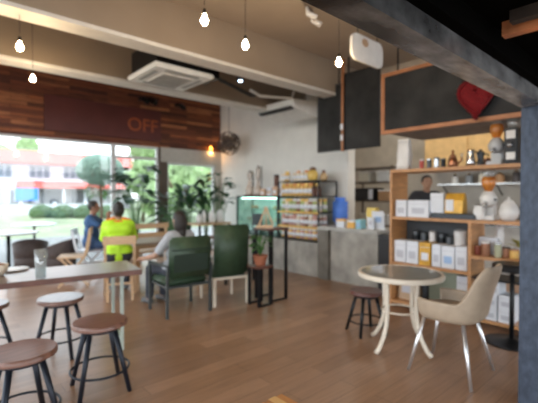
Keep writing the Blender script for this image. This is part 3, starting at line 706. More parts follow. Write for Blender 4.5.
# grinder (hopper, funnel body)
def grinder(y, X, z, k, label, body, hop, tall=1):
    s = thing('coffee_grinder', label, 'grinder', (X, y, z+E))
    B(-.1*k, .12*k, -.09*k, .09*k, 0, .05*k, bev=.01).out('base', body, s)
    B(-.0*k, .11*k, -.07*k, .07*k, .05*k, .2*k, bev=.015).out('body', body, s)
    MB().lathe([(.03*k, .15*k), (.085*k, .19*k), (.095*k, .26*k), (.06*k, .32*k), (.045*k, .34*k)], (-.0, 0, 0), 20).out('motor_head', body, s, True)
    MB().lathe([(.03*k, .33*k), (.045*k, .36*k), (.07*k, .41*k), (.078*k, .46*k), (.065*k, .51*k)], n=20).out('hopper', hop, s, True)
    MB().lathe([(.065*k, .51*k), (.07*k, .55*k), (.07*k, .59*k)], n=20).out('hopper_rim', clear, s, True)
    MB().tube([(-.08*k, 0, .2*k), (-.15*k, 0, .16*k)], [.025*k, .018*k]).out('spout', steel, s, True)
    MB().ell((-.05*k, -.09*k, .24*k), .015).out('dial', blackm, s, True)
    return s
grinder(sy(488.5, 4.92), 4.92, 1.21, .98, 'white coffee grinder with amber bean hopper on the middle shelf', whitem, amber)
s = thing('white_jug', 'white square container left of the grinder on the middle shelf', 'container', (4.85, sy(480, 4.85), 1.21+E))
B(-.06, .06, -.055, .055, 0, .15, bev=.015).out('body', whitem, s); B(-.055, .055, -.05, .05, .15, .165, bev=.005).out('lid', whitem, s)
s = thing('white_ginger_jar', 'white egg-shaped lidded jar at the right of the middle shelf', 'jar', (4.86, sy(509, 4.86), 1.21+E)); s.scale = (.85, .85, .98)
MB().lathe([(.07, 0), (.105, .04), (.12, .1), (.1, .17), (.06, .215)], n=24).out('body', whitem, s, True); MB().lathe([(.06, .215), (.045, .235), (.015, .245), (.018, .265), (.005, .275)], n=20).out('lid', whitem, s, True)
# top shelf
s = thing('white_bag', 'tall crumpled white paper bag at the left end of the shelf top', 'bag', (4.9, sy(404, 4.9), 1.84+E))
m = MB(); m.box(-.065, .065, -.085, .085, 0, .4); bmesh.ops.subdivide_edges(m.b, edges=m.b.edges[:], cuts=5, use_grid_fill=True)
for v in m.b.verts:
    f = v.co.z/.4; v.co.x *= 1-.5*f; v.co.y *= 1-.1*f*f; v.co += Vector((random.uniform(-.006, .006), random.uniform(-.006, .006), 0))
m.out('bag', whitem, s, True); B(-.03, .03, -.078, .078, .398, .42).out('folded_top', whitem, s)
def can(u, X, z, r, h, name, label, m_, lm, cat='canister'):
    s = thing(name, label, cat, (X, sy(u, X), z+E))
    MB().lathe([(r*.96, 0), (r, .01), (r, h*.85)], n=20).out('body', m_, s, 'a'); MB().lathe([(r*1.03, h*.85), (r*1.03, h*.97), (r*.6, h)], n=20).out('lid', lm, s, 'a')
    return s
redm = mat('red_band', (.5, .08, .06), .5); dgrey = mat('dark_grey_tin', (.09, .1, .11), .4, .3)
can(421.5, 4.88, 1.84, .028, .13, 'spice_jar', 'small red jar on the shelf top, between the white bag and grey tins', redm, whitem, 'jar')
can(429, 4.88, 1.84, .033, .13, 'grey_tin', 'dark grey tin on the shelf top, nearest the red jar', dgrey, steel)
can(436.5, 4.88, 1.84, .036, .14, 'grey_tin', 'silver grey tin on the shelf top, in the middle of the three tins', steel, dgrey)
can(443, 4.88, 1.84, .03, .12, 'grey_tin', 'black tin on the shelf top, right one of the three tins', blackm, dgrey)
s = thing('copper_kettle', 'small copper pot with knob on the shelf top', 'kettle', (4.9, sy(452.5, 4.9), 1.84+E)); cop = mat('copper', (.4, .17, .09), .3, .8)
MB().lathe([(.05, 0), (.062, .04), (.05, .1), (.04, .12)], n=20).out('body', cop, s, True); MB().lathe([(.042, .12), (.035, .15), (.01, .17), (.02, .2), (.005, .22)], n=16).out('lid', cop, s, True); MB().tube([(0, -.05, .04), (0, -.1, .08), (0, -.11, .12)], [.014, .01, .008]).out('spout', cop, s, True)
s = thing('steel_milk_jug', 'shiny stainless steel jug with handle on the shelf top', 'jug', (4.88, sy(470.5, 4.88), 1.84+E))
MB().lathe([(.05, 0), (.052, .05), (.042, .13), (.036, .17), (.04, .2)], n=20).out('body', chrome, s, True); MB().tube([(0, -.05, .04), (0, -.09, .06), (0, -.09, .15), (0, -.04, .18)], .008, 8).out('handle', blackm, s, True)
s = thing('moka_pot', 'dark moka pot with handle on the shelf top, right of the steel jug', 'pot', (4.92, sy(480, 4.92), 1.84+E))
MB().lathe([(.045, 0), (.032, .07), (.032, .08), (.048, .16)], n=8).out('body', dgrey, s); MB().lathe([(.048, .16), (.02, .18), (.01, .2)], n=8).out('lid', dgrey, s); MB().tube([(0, -.045, .14), (0, -.085, .14), (0, -.075, .06)], .009, 8).out('handle', blackm, s, True)
can(487, 5.0, 1.84, .04, .1, 'brown_bowl', 'brown round container behind the moka pot', mat('brown_gl', (.25, .1, .05), .35), cop, 'bowl')
grinder(sy(496, 4.9), 4.9, 1.84, .92, 'grey-white coffee grinder with amber hopper on the shelf top', mat('pale_grey_enamel', (.5, .51, .52), .35), amber)
s = thing('espresso_grinder', 'black coffee grinder with white panels at the right of the shelf top', 'grinder', (4.9, sy(513, 4.9), 1.84+E))
B(-.1, .1, -.07, .07, 0, .4, bev=.015).out('body', blackm, s)
B(-.106, -.1, -.045, .045, .05, .13).out('front_panel', whitem, s); B(-.106, -.1, -.045, .045, .28, .37).out('front_panel', whitem, s)
MB().tube([(-.1, 0, .22), (-.16, 0, .2)], [.03, .02]).out('spout', steel, s, True); MB().lathe([(.05, .4), (.08, .5)], n=16).out('hopper', clear, s, True)
s = thing('white_filter_cup', 'white paper cup stack behind the grinders on the shelf top', 'cup', (5.0, sy(520, 5.0), 1.84+E)); MB().lathe([(.03, 0), (.045, .3)], n=16).out('cup', whitem, s, True); MB().lathe([(.048, .3), (.048, .31)], n=16).out('rim', whitem, s, True)
# level 3 left bay
names3 = ['leftmost white box', 'second white box from the left', 'third white box, beside the gold-fronted box']
bx(394.5, 406, 4.76, .60, .29, .2, names3[0]+' on the lower left pine shelf', prn=greypr)
bx(406.5, 418.5, 4.76, .60, .29, .2, names3[1]+' on the lower left pine shelf', prn=greypr)
bx(419, 431, 4.76, .60, .29, .2, 'gold-fronted box among the white boxes on the lower left pine shelf', yellowp, paperw)
bx(432, 441, 4.76, .60, .28, .2, 'white box just right of the gold-fronted box', prn=greypr)
bx(441.5, 455, 4.76, .60, .27, .2, 'white box with a blue print on the lower left pine shelf', prn=bluepr)
bx(455.5, 467.5, 4.76, .60, .28, .2, 'white box against the divider on the lower left pine shelf', prn=greypr)
for k, (u, r, h, m_) in enumerate(((416, .045, .42, blackm), (424, .04, .4, dgrey), (433, .045, .42, whitem), (442, .04, .41, blackm), (450, .045, .37, dgrey), (461, .075, .46, whitem))):
    can(u, 5.02, .60, r, h, 'back_row_canister', ['black canister', 'dark grey canister', 'white canister', 'second black canister', 'short grey canister', 'large white canister'][k]+' behind the box row of the lower left shelf, ' + ['at the left', 'second from left', 'third from left', 'fourth from left', 'fifth from left', 'by the divider'][k], m_, m_ if m_ != blackm else dgrey)
# right bay
def jar2(u, X, z, r, h, label, m_, lm): can(u, X, z, r, h, 'storage_jar', label, m_, lm, 'jar')
jar2(478, 4.84, .80, .04, .11, 'small reddish-brown jar at the left of the right-hand pine shelf', mat('red_brown_fill', (.28, .07, .04), .4, var=.3, scale=30), cop)
jar2(486, 4.8, .80, .045, .17, 'brown jar with a white lid on the right-hand pine shelf', fills[2], whitem)
jar2(498.5, 4.8, .80, .035, .17, 'slim clear jar with pale contents on the right-hand pine shelf', glassmat('pale_jar', (.9, .9, .8), .12, .6, (.55, .58, .4)), steel)
jar2(507, 4.85, .80, .04, .12, 'dark jar right of the slim clear jar', fills[2], blackm)
s = thing('white_packet_box', 'flat white box resting on two jars at the back of the right-hand shelf', 'box', (5.0, sy(490.5, 5.0), .80+E)); B(-.08, .08, -.1, .1, 0, .2, bev=.004).out('carton', paperw, s); B(-.082, -.08, -.08, .08, .08, .14).out('printed_label', greypr, s)
jar2(515, 4.84, .80, .045, .1, 'amber jar at the right end of the right-hand pine shelf', fills[0], cop)
s = thing('trailing_plant_pot', 'small yellow-green potted plant on the right-hand shelf, by the steel column', 'plant', (5.0, sy(521, 5.0), .80+E)); MB().lathe([(.04, 0), (.055, .1)], n=16).out('pot', whitem, s, True)
m = MB()
for k in range(40):
    a = random.uniform(0, 2*PI); m.leaf((0, 0, .1), (math.cos(a), math.sin(a), random.uniform(.4, 2)), random.uniform(.08, .2), .05)
m.out('foliage', mat('yellow_leaf', (.4, .38, .1), .5, var=.3), s, normals=False)
s = thing('white_teapot', 'white pot under the middle shelf, at the back of the right-hand bay', 'pot', (5.05, sy(500, 5.05), .80+E)); MB().lathe([(.05, 0), (.05, .25), (.035, .27), (.05, .33), (.02, .34)], n=18).out('body', whitem, s, True); MB().tube([(0, .05, .1), (0, .1, .18)], [.012, .008]).out('spout', whitem, s, True)
# bottom bay
bx(465, 470.5, 4.8, .09, .3, .22, 'white box standing at the right end of the bottom left bay', prn=greypr) if False else None
bx(457, 469, 4.86, .09, .42, .2, 'tall white box standing at the right end of the bottom left bay', prn=None)
s = thing('blue_cap_bottle', 'small white bottle with a bright blue cap on the bottom shelf', 'bottle', (4.78, sy(444, 4.78), .09+E)); MB().lathe([(.03, 0), (.03, .1), (.02, .13)], n=16).out('body', whitem, s, True); MB().lathe([(.026, .12), (.026, .17), (.01, .18)], n=14).out('cap', mat('cap_blue', (.05, .3, .8), .4), s, True)
s = thing('black_thermos', 'slim black thermos on the bottom shelf behind the round table', 'bottle', (4.85, sy(426, 4.85), .09+E)); MB().lathe([(.04, 0), (.045, .02), (.045, .26), (.025, .3)], n=16).out('body', blackm, s, True); MB().lathe([(.027, .3), (.027, .36), (.01, .37)], n=14).out('cap', dgrey, s, True)
carton('brown_carton', 'box', 'peach cardboard carton on the bottom shelf at the left end', (4.95, 2.6, .09+E), (.26, .26, .38), mat('cardboard', (.5, .36, .24), .8), prn=greypr)
for i, (u0, u1, z, h, l) in enumerate(((484, 498, .09, .15, 'white box on the bottom right shelf, lower one of the left stack'), (484, 498, .241, .14, 'white box on the bottom right shelf, upper one of the left stack'),
    (499, 514, .09, .15, 'white box on the bottom right shelf, lower one of the right stack'), (499, 514, .241, .15, 'white box on the bottom right shelf, middle one of the right stack'), (488, 500, .382, .14, 'white box topmost on the bottom right shelf stacks'))):
    bx(u0, u1, 4.73, z, h, .24, l, prn=greypr)

# ------------------------------------------------------------------ furniture: stools
def make_stool(seatm, legm, h, r, label):
    s = thing('bar_stool', label, 'stool', (0, 0, 0), 0)
    MB().lathe([(r*.9, h-.045), (r, h-.035), (r, h-.01), (r*.96, h)], n=40).out('seat', seatm, s, 'a')
    MB().lathe([(r*.72, h-.07), (r*.72, h-.045)], n=30).out('seat_plate', legm, s, 'a')
    for k in range(4):
        a = PI/4+k*PI/2; MB().tube([(r*.6*math.cos(a), r*.6*math.sin(a), h-.05), (r*1.24*math.cos(a), r*1.24*math.sin(a), 0)], [.02, .017], 10).out('leg', legm, s, True)
    rr = r*1.05; z = h*.3
    MB().tube([(rr*math.cos(2*PI*j/32), rr*math.sin(2*PI*j/32), z) for j in range(33)], .009, 8, False).out('foot_ring', legm, s, True)
    return s
st = make_stool(seatwood, bluestool, .53, .2, 'round wooden stool with dark legs in front of the long table, nearer the table end')
st.location = (*atd(99, 2.97), 0); st.rotation_euler = (0, 0, -.12)
dup(st, (*atd(60, 3.65), 0), .9, 'round wooden stool with dark legs tucked behind the long table, in the middle')
dup(st, (*atd(20, 2.4), 0), .1, 'round wooden stool nearest the camera at the lower left corner')
dup(st, (*atd(-19, 3.4), 0), .5, 'round wooden stool cut off by the left edge of the photo')
st2 = make_stool(mat('red_brown_seat', (.1, .03, .02), .35, var=.3), blackm, .465, .175, 'dark red-brown round stool between the round table and the counter')
st2.location = (*atd(366.5, 4.18), 0); st2.rotation_euler = (0, 0, -.45)
# black pedestal stool by shelf
s = thing('pedestal_stool', 'black pedestal stool with round disc base between the taupe chair and the steel column', 'stool', (*atd(513, 3.88), 0))
MB().lathe([(.245, 0), (.245, .012), (.06, .03), (.03, .05)], n=32).out('base', blackm, s, 'a'); MB().tube([(0, 0, .03), (0, 0, .72)], .022, 14).out('column', blackm, s, True)
MB().lathe([(.12, .72), (.17, .74), (.18, .79), (.16, .81)], n=32).out('seat', mat('black_vinyl', (.01, .01, .011), .4), s, 'a')
# ------------------------------------------------------------------ long table
ox, oy = 1.55, 3.57
t = thing('long_table', 'long dark wooden table with pale steel legs at the left', 'table', (ox, oy, 0), math.radians(-9))
B(-3.2, 0, 0, .62, .735, .785, bev=.006).out('tabletop', tablewood, t)
lab(B(-3.2, .001, -.002, 0.0, .737, .783).out('edge_band', darkwood, t), 'darker walnut front edge')
for x in (-.16, -3.0):
    for y in (.12, .55): B(x-.014, x+.014, y-.014, y+.014, 0, .735).out('leg', palegreen, t)
    B(x-.015, x+.015, .14, .53, .1, .13).out('foot_rail', palegreen, t); B(x-.02, x+.02, .1, .57, .7, .735).out('top_rail', palegreen, t)
def ontab(u, y): # point on long table top from its place
    d = (HC-.785)*FPX/(y-YH); return (*atd(u, d), .7856)
p = ontab(40, 279)
s = thing('water_glass', 'tall clear water glass standing on the long table', 'glass', p)
m = MB(); m.lathe([(.001, .014), (.036, .014), (.043, .25), (.047, .25), (.041, .0), (.001, 0)], n=24); m.out('glass', clear, s, True)
MB().lathe([(.035, .0145), (.038, .11), (.001, .11)], n=24).out('water', glassmat('water', (.85, .93, .95), .1), s, True)
p = ontab(13, 270.5)
s = thing('white_plate', 'flat white plate on the long table, left of the glass', 'plate', p)
MB().lathe([(.06, 0), (.12, .012), (.125, .016), (.06, .006), (.001, .005)], n=28).out('plate', whitem, s, True)
p = ontab(-3, 276)
s = thing('serving_bowl', 'cream bowl at the left edge of the photo on the long table', 'bowl', p)
MB().lathe([(.04, 0), (.075, .05), (.08, .1), (.075, .1), (.04, .012), (.001, .01)], n=24).out('bowl', cream, s, True)
MB().lathe([(.07, .07), (.05, .1), (.001, .12)], n=20).out('contents', fills[2], s, True)
# near table corner
t = thing('near_table', 'glossy orange-brown wooden table with only its far corner showing at the bottom', 'table', (1.0, 1.046, 0))
B(-.8, 0, -.7, 0, .71, .75, bev=.004).out('tabletop', frontwood, t)
lab(B(-.07, -.035, -.7, -.0, .7501, .7508).out('inlay_strip', mat('pale_inlay', (.75, .45, .17), .35), t), 'pale inlay strip')
B(-.77, -.03, -.67, -.03, .67, .71).out('apron', frontwood, t)
for x in (-.75, -.07):
    for y in (-.65, -.07): B(x-.02, x+.02, y-.02, y+.02, 0, .67).out('leg', blackm, t)
# ------------------------------------------------------------------ round table
t = thing('round_table', 'round glass-topped table with cream curved metal legs', 'table', (3.47, 1.95, 0))
MB().lathe([(.385, .70), (.4, .705), (.405, .73), (.4, .745), (.375, .747), (.375, .735), (.001, .735)], n=56).out('rim', cream, t, 'a')
MB().lathe([(.001, .7355), (.372, .7355), (.372, .7445), (.001, .7445)], n=56).out('glass_top', mat('grey_glass', (.4, .41, .39), .07, spec=.9), t, 'a')
for k in range(4):
    a = math.radians(172+90*k); c, s_ = math.cos(a), math.sin(a)
    prof = [(.19, .70), (.19, .5), (.185, .38), (.2, .26), (.24, .15), (.3, .06), (.345, .02)]
    MB().tube([(r*c, r*s_, z) for r, z in prof], [.02]*6+[.022], 12).out('leg', cream, t, True)
for z in (.375,): MB().tube([(.17*math.cos(2*PI*j/28), .17*math.sin(2*PI*j/28), z) for j in range(29)], .009, 8, False).out('leg_ring', cream, t, True)
# ------------------------------------------------------------------ tub chair (faces +y)
t = thing('tub_chair', 'taupe moulded tub chair with chrome legs beside the round table', 'chair', (3.34, 1.4, 0), math.radians(2))
m = MB(); NA, prof = 33, []
def tubpt(i, j):
    ang = math.radians(-40+260*i/(NA-1))+PI      # from front right round the back to front left
    ca, sa = math.cos(ang), math.sin(ang); q = .72
    ca2 = math.copysign(abs(ca)**q, ca); sa2 = math.copysign(abs(sa)**q, sa)
    bk = max(0, -sa); f0 = min(1, max(0, (bk-.42)/.45)); f0 = f0*f0*(3-2*f0)
    top = .64+.31*f0
    rows = [(.0, .475), (.14, .472), (.21, .478), (.245, .505), (.255, .56)]
    if j < len(rows): r, z = rows[j]
    else:
        f = (j-len(rows)+1)/4; z = .56+(top-.56)*f; r = .257+.006*f
    hi = max(0, z-.6)/.34
    return Vector((r*1.03*ca2*(1-.1*hi*hi), r*sa2-.095*hi*bk, z))
g = [[m.b.verts.new(tubpt(i, j)) for j in range(1, 9)] for i in range(NA)]
for i in range(NA-1):
    for j in range(7): m.b.faces.new((g[i][j], g[i+1][j], g[i+1][j+1], g[i][j+1]))
m.b.faces.new([g[i][0] for i in range(NA)])
shell = m.out('seat_shell', taupe, t, True)
md = shell.modifiers.new('sol', 'SOLIDIFY'); md.thickness = .035; md.offset = 0
md = shell.modifiers.new('sub', 'SUBSURF'); md.levels = 1; md.render_levels = 2
m = MB(); m.lathe([(.001, .49), (.2, .495), (.235, .52), (.225, .545), (.001, .555)], n=36)
for v in m.b.verts:
    if v.co.y > .1: v.co.y = v.co.y*1.12
m.out('seat_cushion', taupe, t, True)
for (x0, y0, x1, y1) in ((-.13, .15, -.25, .26), (.13, .15, .25, .26), (-.13, -.13, -.265, -.25), (.13, -.13, .265, -.25)):
    MB().tube([(x0*1.1, y0*1.1, .475), (x1, y1, 0)], [.015, .0125], 12).out('leg', mat('satin_chrome', (.78, .78, .79), .3, .85), t, True)
# ------------------------------------------------------------------ green chairs
def green_chair(label, loc, rz, w, top, legm, arms, name='green_armchair', tilt=.1):
    s = thing(name, label, 'chair', loc, rz)      # faces +y, back at y=-.25
    B(-w/2, w/2, -.22, .3, .38, .46, bev=.025).out('seat', greenf, s, True)
    M = Matrix.Translation((0, -.25, .44)) @ Matrix.Rotation(tilt, 4, 'X')
    bk = MB().box(-w/2, w/2, -.035, .035, -.02 if not arms else .04, top-.44, bev=.025, M=M).out('backrest', greenf, s, True)
    if arms:
        MB().box(-w/2+.05, w/2-.05, -.045, -.037, .12, .34, M=M).out('back_strap', mat('dark_green_seam', (.012, .03, .018), .5), bk)
        MB().box(-w/2+.01, w/2-.01, -.043, -.036, top-.6, top-.585, M=M).out('seam', mat('dark_green_seam', (.012, .03, .018), .5), bk)
    for sx in (-1, 1):
        x = sx*(w/2-.01 if not arms else w/2+.015)
        for y, yo in ((-.26, -.02), (.28, .02)):
            B(x-.016, x+.016, y-.016, y+.016, 0, .39 if not arms else (.44 if y < 0 else .62)).out('leg', legm, s)
        if arms:
            B(x-.022, x+.022, -.28, .3, .62, .645, bev=.008).out('armrest', legm, s)
            MB().bar((x, -.26, .42), (x, -.28, .63), .03).out('arm_support', legm, s)
    B(-w/2, w/2, -.24, .28, .35, .38).out('seat_frame', legm, s)
    return s
gframe = mat('dark_grey_frame', (.05, .06, .06), .4, .3)
ch1 = green_chair('dark green armchair with grey frame in which the woman sits', (2.47, 4.5, 0), math.radians(-3), .56, .99, gframe, True)
ch2 = green_chair('high-backed dark green chair with cream legs, beside the armchair', (3.16, 4.5, 0), math.radians(-13), .5, 1.1, cream, False, 'green_high_chair', .08)
# ------------------------------------------------------------------ plant stands
def stand(label, x0, x1, y0, y1, h, name):
    s = thing(name, label, 'table', (x0, y0, 0)); W, D = x1-x0, y1-y0
    B(-.01, W+.01, -.01, D+.01, h-.03, h, bev=.004).out('top', darkwood, s)
    for x in (.0175, W-.0175):
        for y in (.0175, D-.0175): B(x-.0175, x+.0175, y-.0175, y+.0175, 0, h-.03).out('leg', blackm, s)
    for y in (.0125, D-.0125): B(.025, W-.025, y-.0125, y+.0125, 0, .025).out('foot_rail', blackm, s)
    return s
stand('tall slim black-framed stand with a dark wooden top', 3.56, 3.9, 3.96, 4.3, 1.03, 'tall_stand')
stand('low black-framed stand with a dark wooden top, in front of the tall one', 3.29, 3.54, 3.88, 4.12, .54, 'low_stand')
s = thing('tabletop_easel', 'small wooden A-shaped easel with dark board on the tall stand', 'easel', (3.66, 4.16, 1.0305), math.radians(-42))
B(-.14, .1, -.08, .08, 0, .035, bev=.004).out('base', lightwood, s)
for sx in (-1, 1): MB().bar((sx*.1, -.03, .035), (0, 0, .3), .022).out('frame_leg', lightwood, s)
MB().bar((0, .07, .035), (0, 0, .3), .02).out('rear_strut', lightwood, s)
B(-.2, -.05, .02, .035, .035, .2).out('slate', mat('dark_teal_board', (.015, .03, .035), .4), s)
def leafy(name, label, loc, pot_r, pot_h, potm, n, L, W, z0, z1, lm, spread=.12, group=None, hang=False, up=.6):
    s = thing(name, label, 'plant', loc, random.uniform(0, 6), group)
    MB().lathe([(pot_r*.7, 0), (pot_r, pot_h*.9), (pot_r*1.06, pot_h*.92), (pot_r*1.06, pot_h), (pot_r*.9, pot_h), (pot_r*.85, pot_h*.9), (.001, pot_h*.9)], n=24).out('pot', potm, s, 'a')
    m = MB(); st_ = MB()
    for k in range(n):
        a = 2.4*k+random.uniform(-.4, .4); f = k/n; z = z0+(z1-z0)*random.uniform(.35, 1)
        r = spread*random.uniform(.5, 1.1)
        p = Vector((r*math.cos(a), r*math.sin(a), z))
        if k % 2 == 0 or L > .2: st_.tube([(0, 0, pot_h*.9), (p.x*.4, p.y*.4, (z+pot_h)/2), p], [.007, .006, .004], 5)
        m.leaf(p, (math.cos(a), math.sin(a), random.uniform(-.3, 1)*up), L*random.uniform(.7, 1.15), W*random.uniform(.8, 1.1), .35)
    m.out('foliage', lm, s, normals=False); st_.out('stems', leafm, s, True)
    return s
leafy('potted_plant', 'small green plant in a terracotta pot on the low black stand', (3.415, 4.0, .5405), .1, .14, terracotta, 34, .13, .055, .14, .4, leafm, .08)
# ------------------------------------------------------------------ dining set near window
t = thing('dining_table', 'light-topped dining table in front of the seated woman', 'table', (2.35, 5.7, 0))
B(0, 1.25, 0, .75, .725, .76, bev=.005).out('tabletop', mat('pale_table_top', (.42, .34, .28), .3, var=.15, scale=4, stretch=(2, 12, 2)), t)
for x in (.08, 1.17):
    for y in (.08, .67): B(x-.03, x+.03, y-.03, y+.03, 0, .725).out('leg', lightwood, t)
B(.08, 1.17, .06, .1, .66, .725).out('apron', lightwood, t)
def wood_chair(label, loc, rz, name='wooden_chair', sh=.46, top=.86, w=.42, m=lightwood, seatm=None):
    s = thing(name, label, 'chair', loc, rz)
    B(-w/2, w/2, -.2, .22, sh-.03, sh, bev=.008).out('seat', seatm or m, s)
    for sx in (-1, 1):
        MB().bar((sx*(w/2-.03), -.19, sh), (sx*(w/2-.03), -.27, top), .035).out('back_post', m, s)
        MB().bar((sx*(w/2-.03), -.17, sh-.03), (sx*(w/2-.01), .2, 0.012), .032).out('leg', m, s)
        MB().bar((sx*(w/2-.055), .18, sh-.03), (sx*(w/2-.055), -.24, 0.012), .032).out('leg', m, s)
    MB().box(-w/2, w/2, -.285, -.25, top-.12, top, bev=.01).out('back_rail', m, s)
    B(-w/2+.05, w/2-.05, -.02, .01, .2, .225).out('stretcher', m, s)
    return s
wood_chair('light wooden folding chair under the person in the neon top', (2.1, 5.6, 0), -.35, sh=.5, top=.93, w=.44)
wood_chair('light wooden chair left of the man in blue', (*atd(73, 6.4), 0), 1.2, sh=.5, top=.95)
wood_chair('white metal chair on which the man in blue sits', (*atd(90, 6.95), 0), -2.05, 'metal_chair', sh=.52, top=.9, m=mat('pale_metal', (.55, .57, .6), .35, .4))
s = thing('bench', 'light wooden bench with a long back rail behind the dining table', 'bench', (3.2, 7.0, 0), PI)
B(-.48, .48, -.2, .2, .42, .46, bev=.006).out('seat', lightwood, s)
for x in (-.44, .44):
    MB().bar((x, -.2, 0), (x, -.22, .93), .04).out('leg', lightwood, s); MB().bar((x, .16, 0), (x, .16, .42), .04).out('leg', lightwood, s)
for z in (.66, .84): B(-.5, .5, -.235, -.2, z, z+.1, bev=.006).out('back_rail', lightwood, s)
# sideboard with cups by the window right
x0, y0 = 4.35, 7.1
t = thing('condiment_table', 'light wooden side table with white pots near the corner', 'table', (x0, y0, 0))
B(0, .85, 0, .5, .84, .88, bev=.005).out('tabletop', lightwood, t)
for x in (.04, .81):
    for y in (.04, .46): B(x-.02, x+.02, y-.02, y+.02, 0, .84).out('leg', blackm, t)
B(.03, .82, .03, .47, .42, .44).out('lower_shelf', darkwood, t)
for k, (dx, dy, r, h) in enumerate(((.12, .2, .06, .18), (.28, .25, .05, .24), (.45, .18, .085, .24), (.7, .22, .1, .26))):
    s = thing('white_pot', 'white lidded pot on the side table, ' + ['leftmost', 'tall and slim', 'second from the right', 'largest, at the right end'][k], 'pot', (x0+dx, y0+dy, .8806))
    MB().lathe([(r*.8, 0), (r, h*.3), (r*.95, h*.8), (r*.6, h)], n=20).out('body', whitem, s, True); MB().lathe([(r*.6, h), (r*.3, h*1.08), (.008, h*1.15)], n=16).out('lid', whitem, s, True)
t = thing('dark_console_table', 'dark wooden table to the right of the seated woman, behind the green chairs', 'table', (3.68, 5.2, 0))
B(0, .7, 0, .6, .74, .78, bev=.005).out('tabletop', darkwood, t)
for x in (.05, .65):
    for y in (.05, .55): B(x-.02, x+.02, y-.02, y+.02, 0, .74).out('leg', blackm, t)
# far left: terrace table, chairs
def round_t(label, loc, r, h, m=None, name='terrace_table'):
    s = thing(name, label, 'table', loc)
    MB().lathe([(r*.96, h-.03), (r, h-.02), (r, h-.005), (r*.97, h)], n=40).out('tabletop', m or mat('light_grey_top', (.55, .58, .6), .3), s, 'a')
    MB().tube([(0, 0, .03), (0, 0, h-.03)], .03, 12).out('column', blackm, s, True); MB().lathe([(.25, 0), (.24, .02), (.05, .05)], n=24).out('base', blackm, s, 'a')
    return s
round_t('round light grey table outside on the terrace, farther of the two', (*atd(34, 9.9), -.02), .5, .78)
round_t('round light grey table at the far left inside the window', (*atd(8, 6.6), 0), .45, .86, name='window_table')
def tubby(label, loc, rz):
    s = thing('brown_tub_chair', label, 'chair', loc, rz); s.scale = (.95, .95, .86)
    bm_ = mat('brown_wicker', (.07, .05, .045), .7, var=.3, scale=30, bump=.3)
    MB().lathe([(.2, .2), (.27, .22), (.28, .42), (.26, .45), (.001, .45)], n=28).out('seat', bm_, s, True)
    m = MB(); N = 20
    ring = []
    for i in range(N+1):
        a = math.radians(170+200*i/N); hh = .68+.14*math.sin(PI*i/N)
        ring.append([m.b.verts.new((r*math.cos(a), r*math.sin(a), z)) for r, z in ((.27, .35), (.31, hh), (.27, hh+.01), (.23, .35))])
    for i in range(N):
        for k in range(4): m.b.faces.new((ring[i][k], ring[i+1][k], ring[i+1][(k+1) % 4], ring[i][(k+1) % 4]))
    m.b.faces.new(ring[0]); m.b.faces.new(ring[-1]); m.out('backrest', bm_, s, True)
    for a in (.8, 2.35, 3.93, 5.5): MB().tube([(.17*math.cos(a), .17*math.sin(a), .22), (.21*math.cos(a), .21*math.sin(a), 0)], .015, 8).out('leg', blackm, s, True)
    return s
tubby('brown tub chair by the window, right of the pair at the far left', (*atd(60, 7.0), 0), .7)
tubby('brown tub chair by the window, left of the pair at the far left', (*atd(30, 7.1), 0), -.2)
# window plants
white_pot = mat('white_ceramic', (.6, .6, .58), .4)
leafy('fiddle_leaf_plant', 'tall broad-leaved plant inside the narrow window, behind the person in the neon top', (3.45, 8.25, 0), .17, .35, white_pot, 38, .36, .27, .9, 2.1, leafd, .32)
leafy('fiddle_leaf_plant', 'broad-leaved plant in front of the narrow window frame, right of the tallest one', (4.05, 7.85, 0), .15, .32, white_pot, 24, .32, .24, .6, 1.6, leafd, .25)
leafy('banana_plant', 'upright long-leaved plant in front of the right-hand window, left one', (4.75, 8.25, 0), .16, .35, terracotta, 20, .5, .2, .7, 1.7, leafd, .2, up=2.2)
leafy('banana_plant', 'upright long-leaved plant in front of the right-hand window, middle one', (5.1, 8.0, 0), .15, .35, terracotta, 18, .48, .22, .7, 1.7, leafd, .18, up=2)
leafy('rubber_plant', 'broad-leaved rubber plant in the corner under the rattan ball lamp', (5.42, 7.9, 0), .16, .35, white_pot, 22, .28, .22, .9, 2.05, leafd, .2)
leafy('window_fern', 'low leafy plant near the feet of the window between the banana plants', (4.4, 8.25, 0), .13, .3, white_pot, 40, .3, .1, .5, 1.3, leafm, .25)

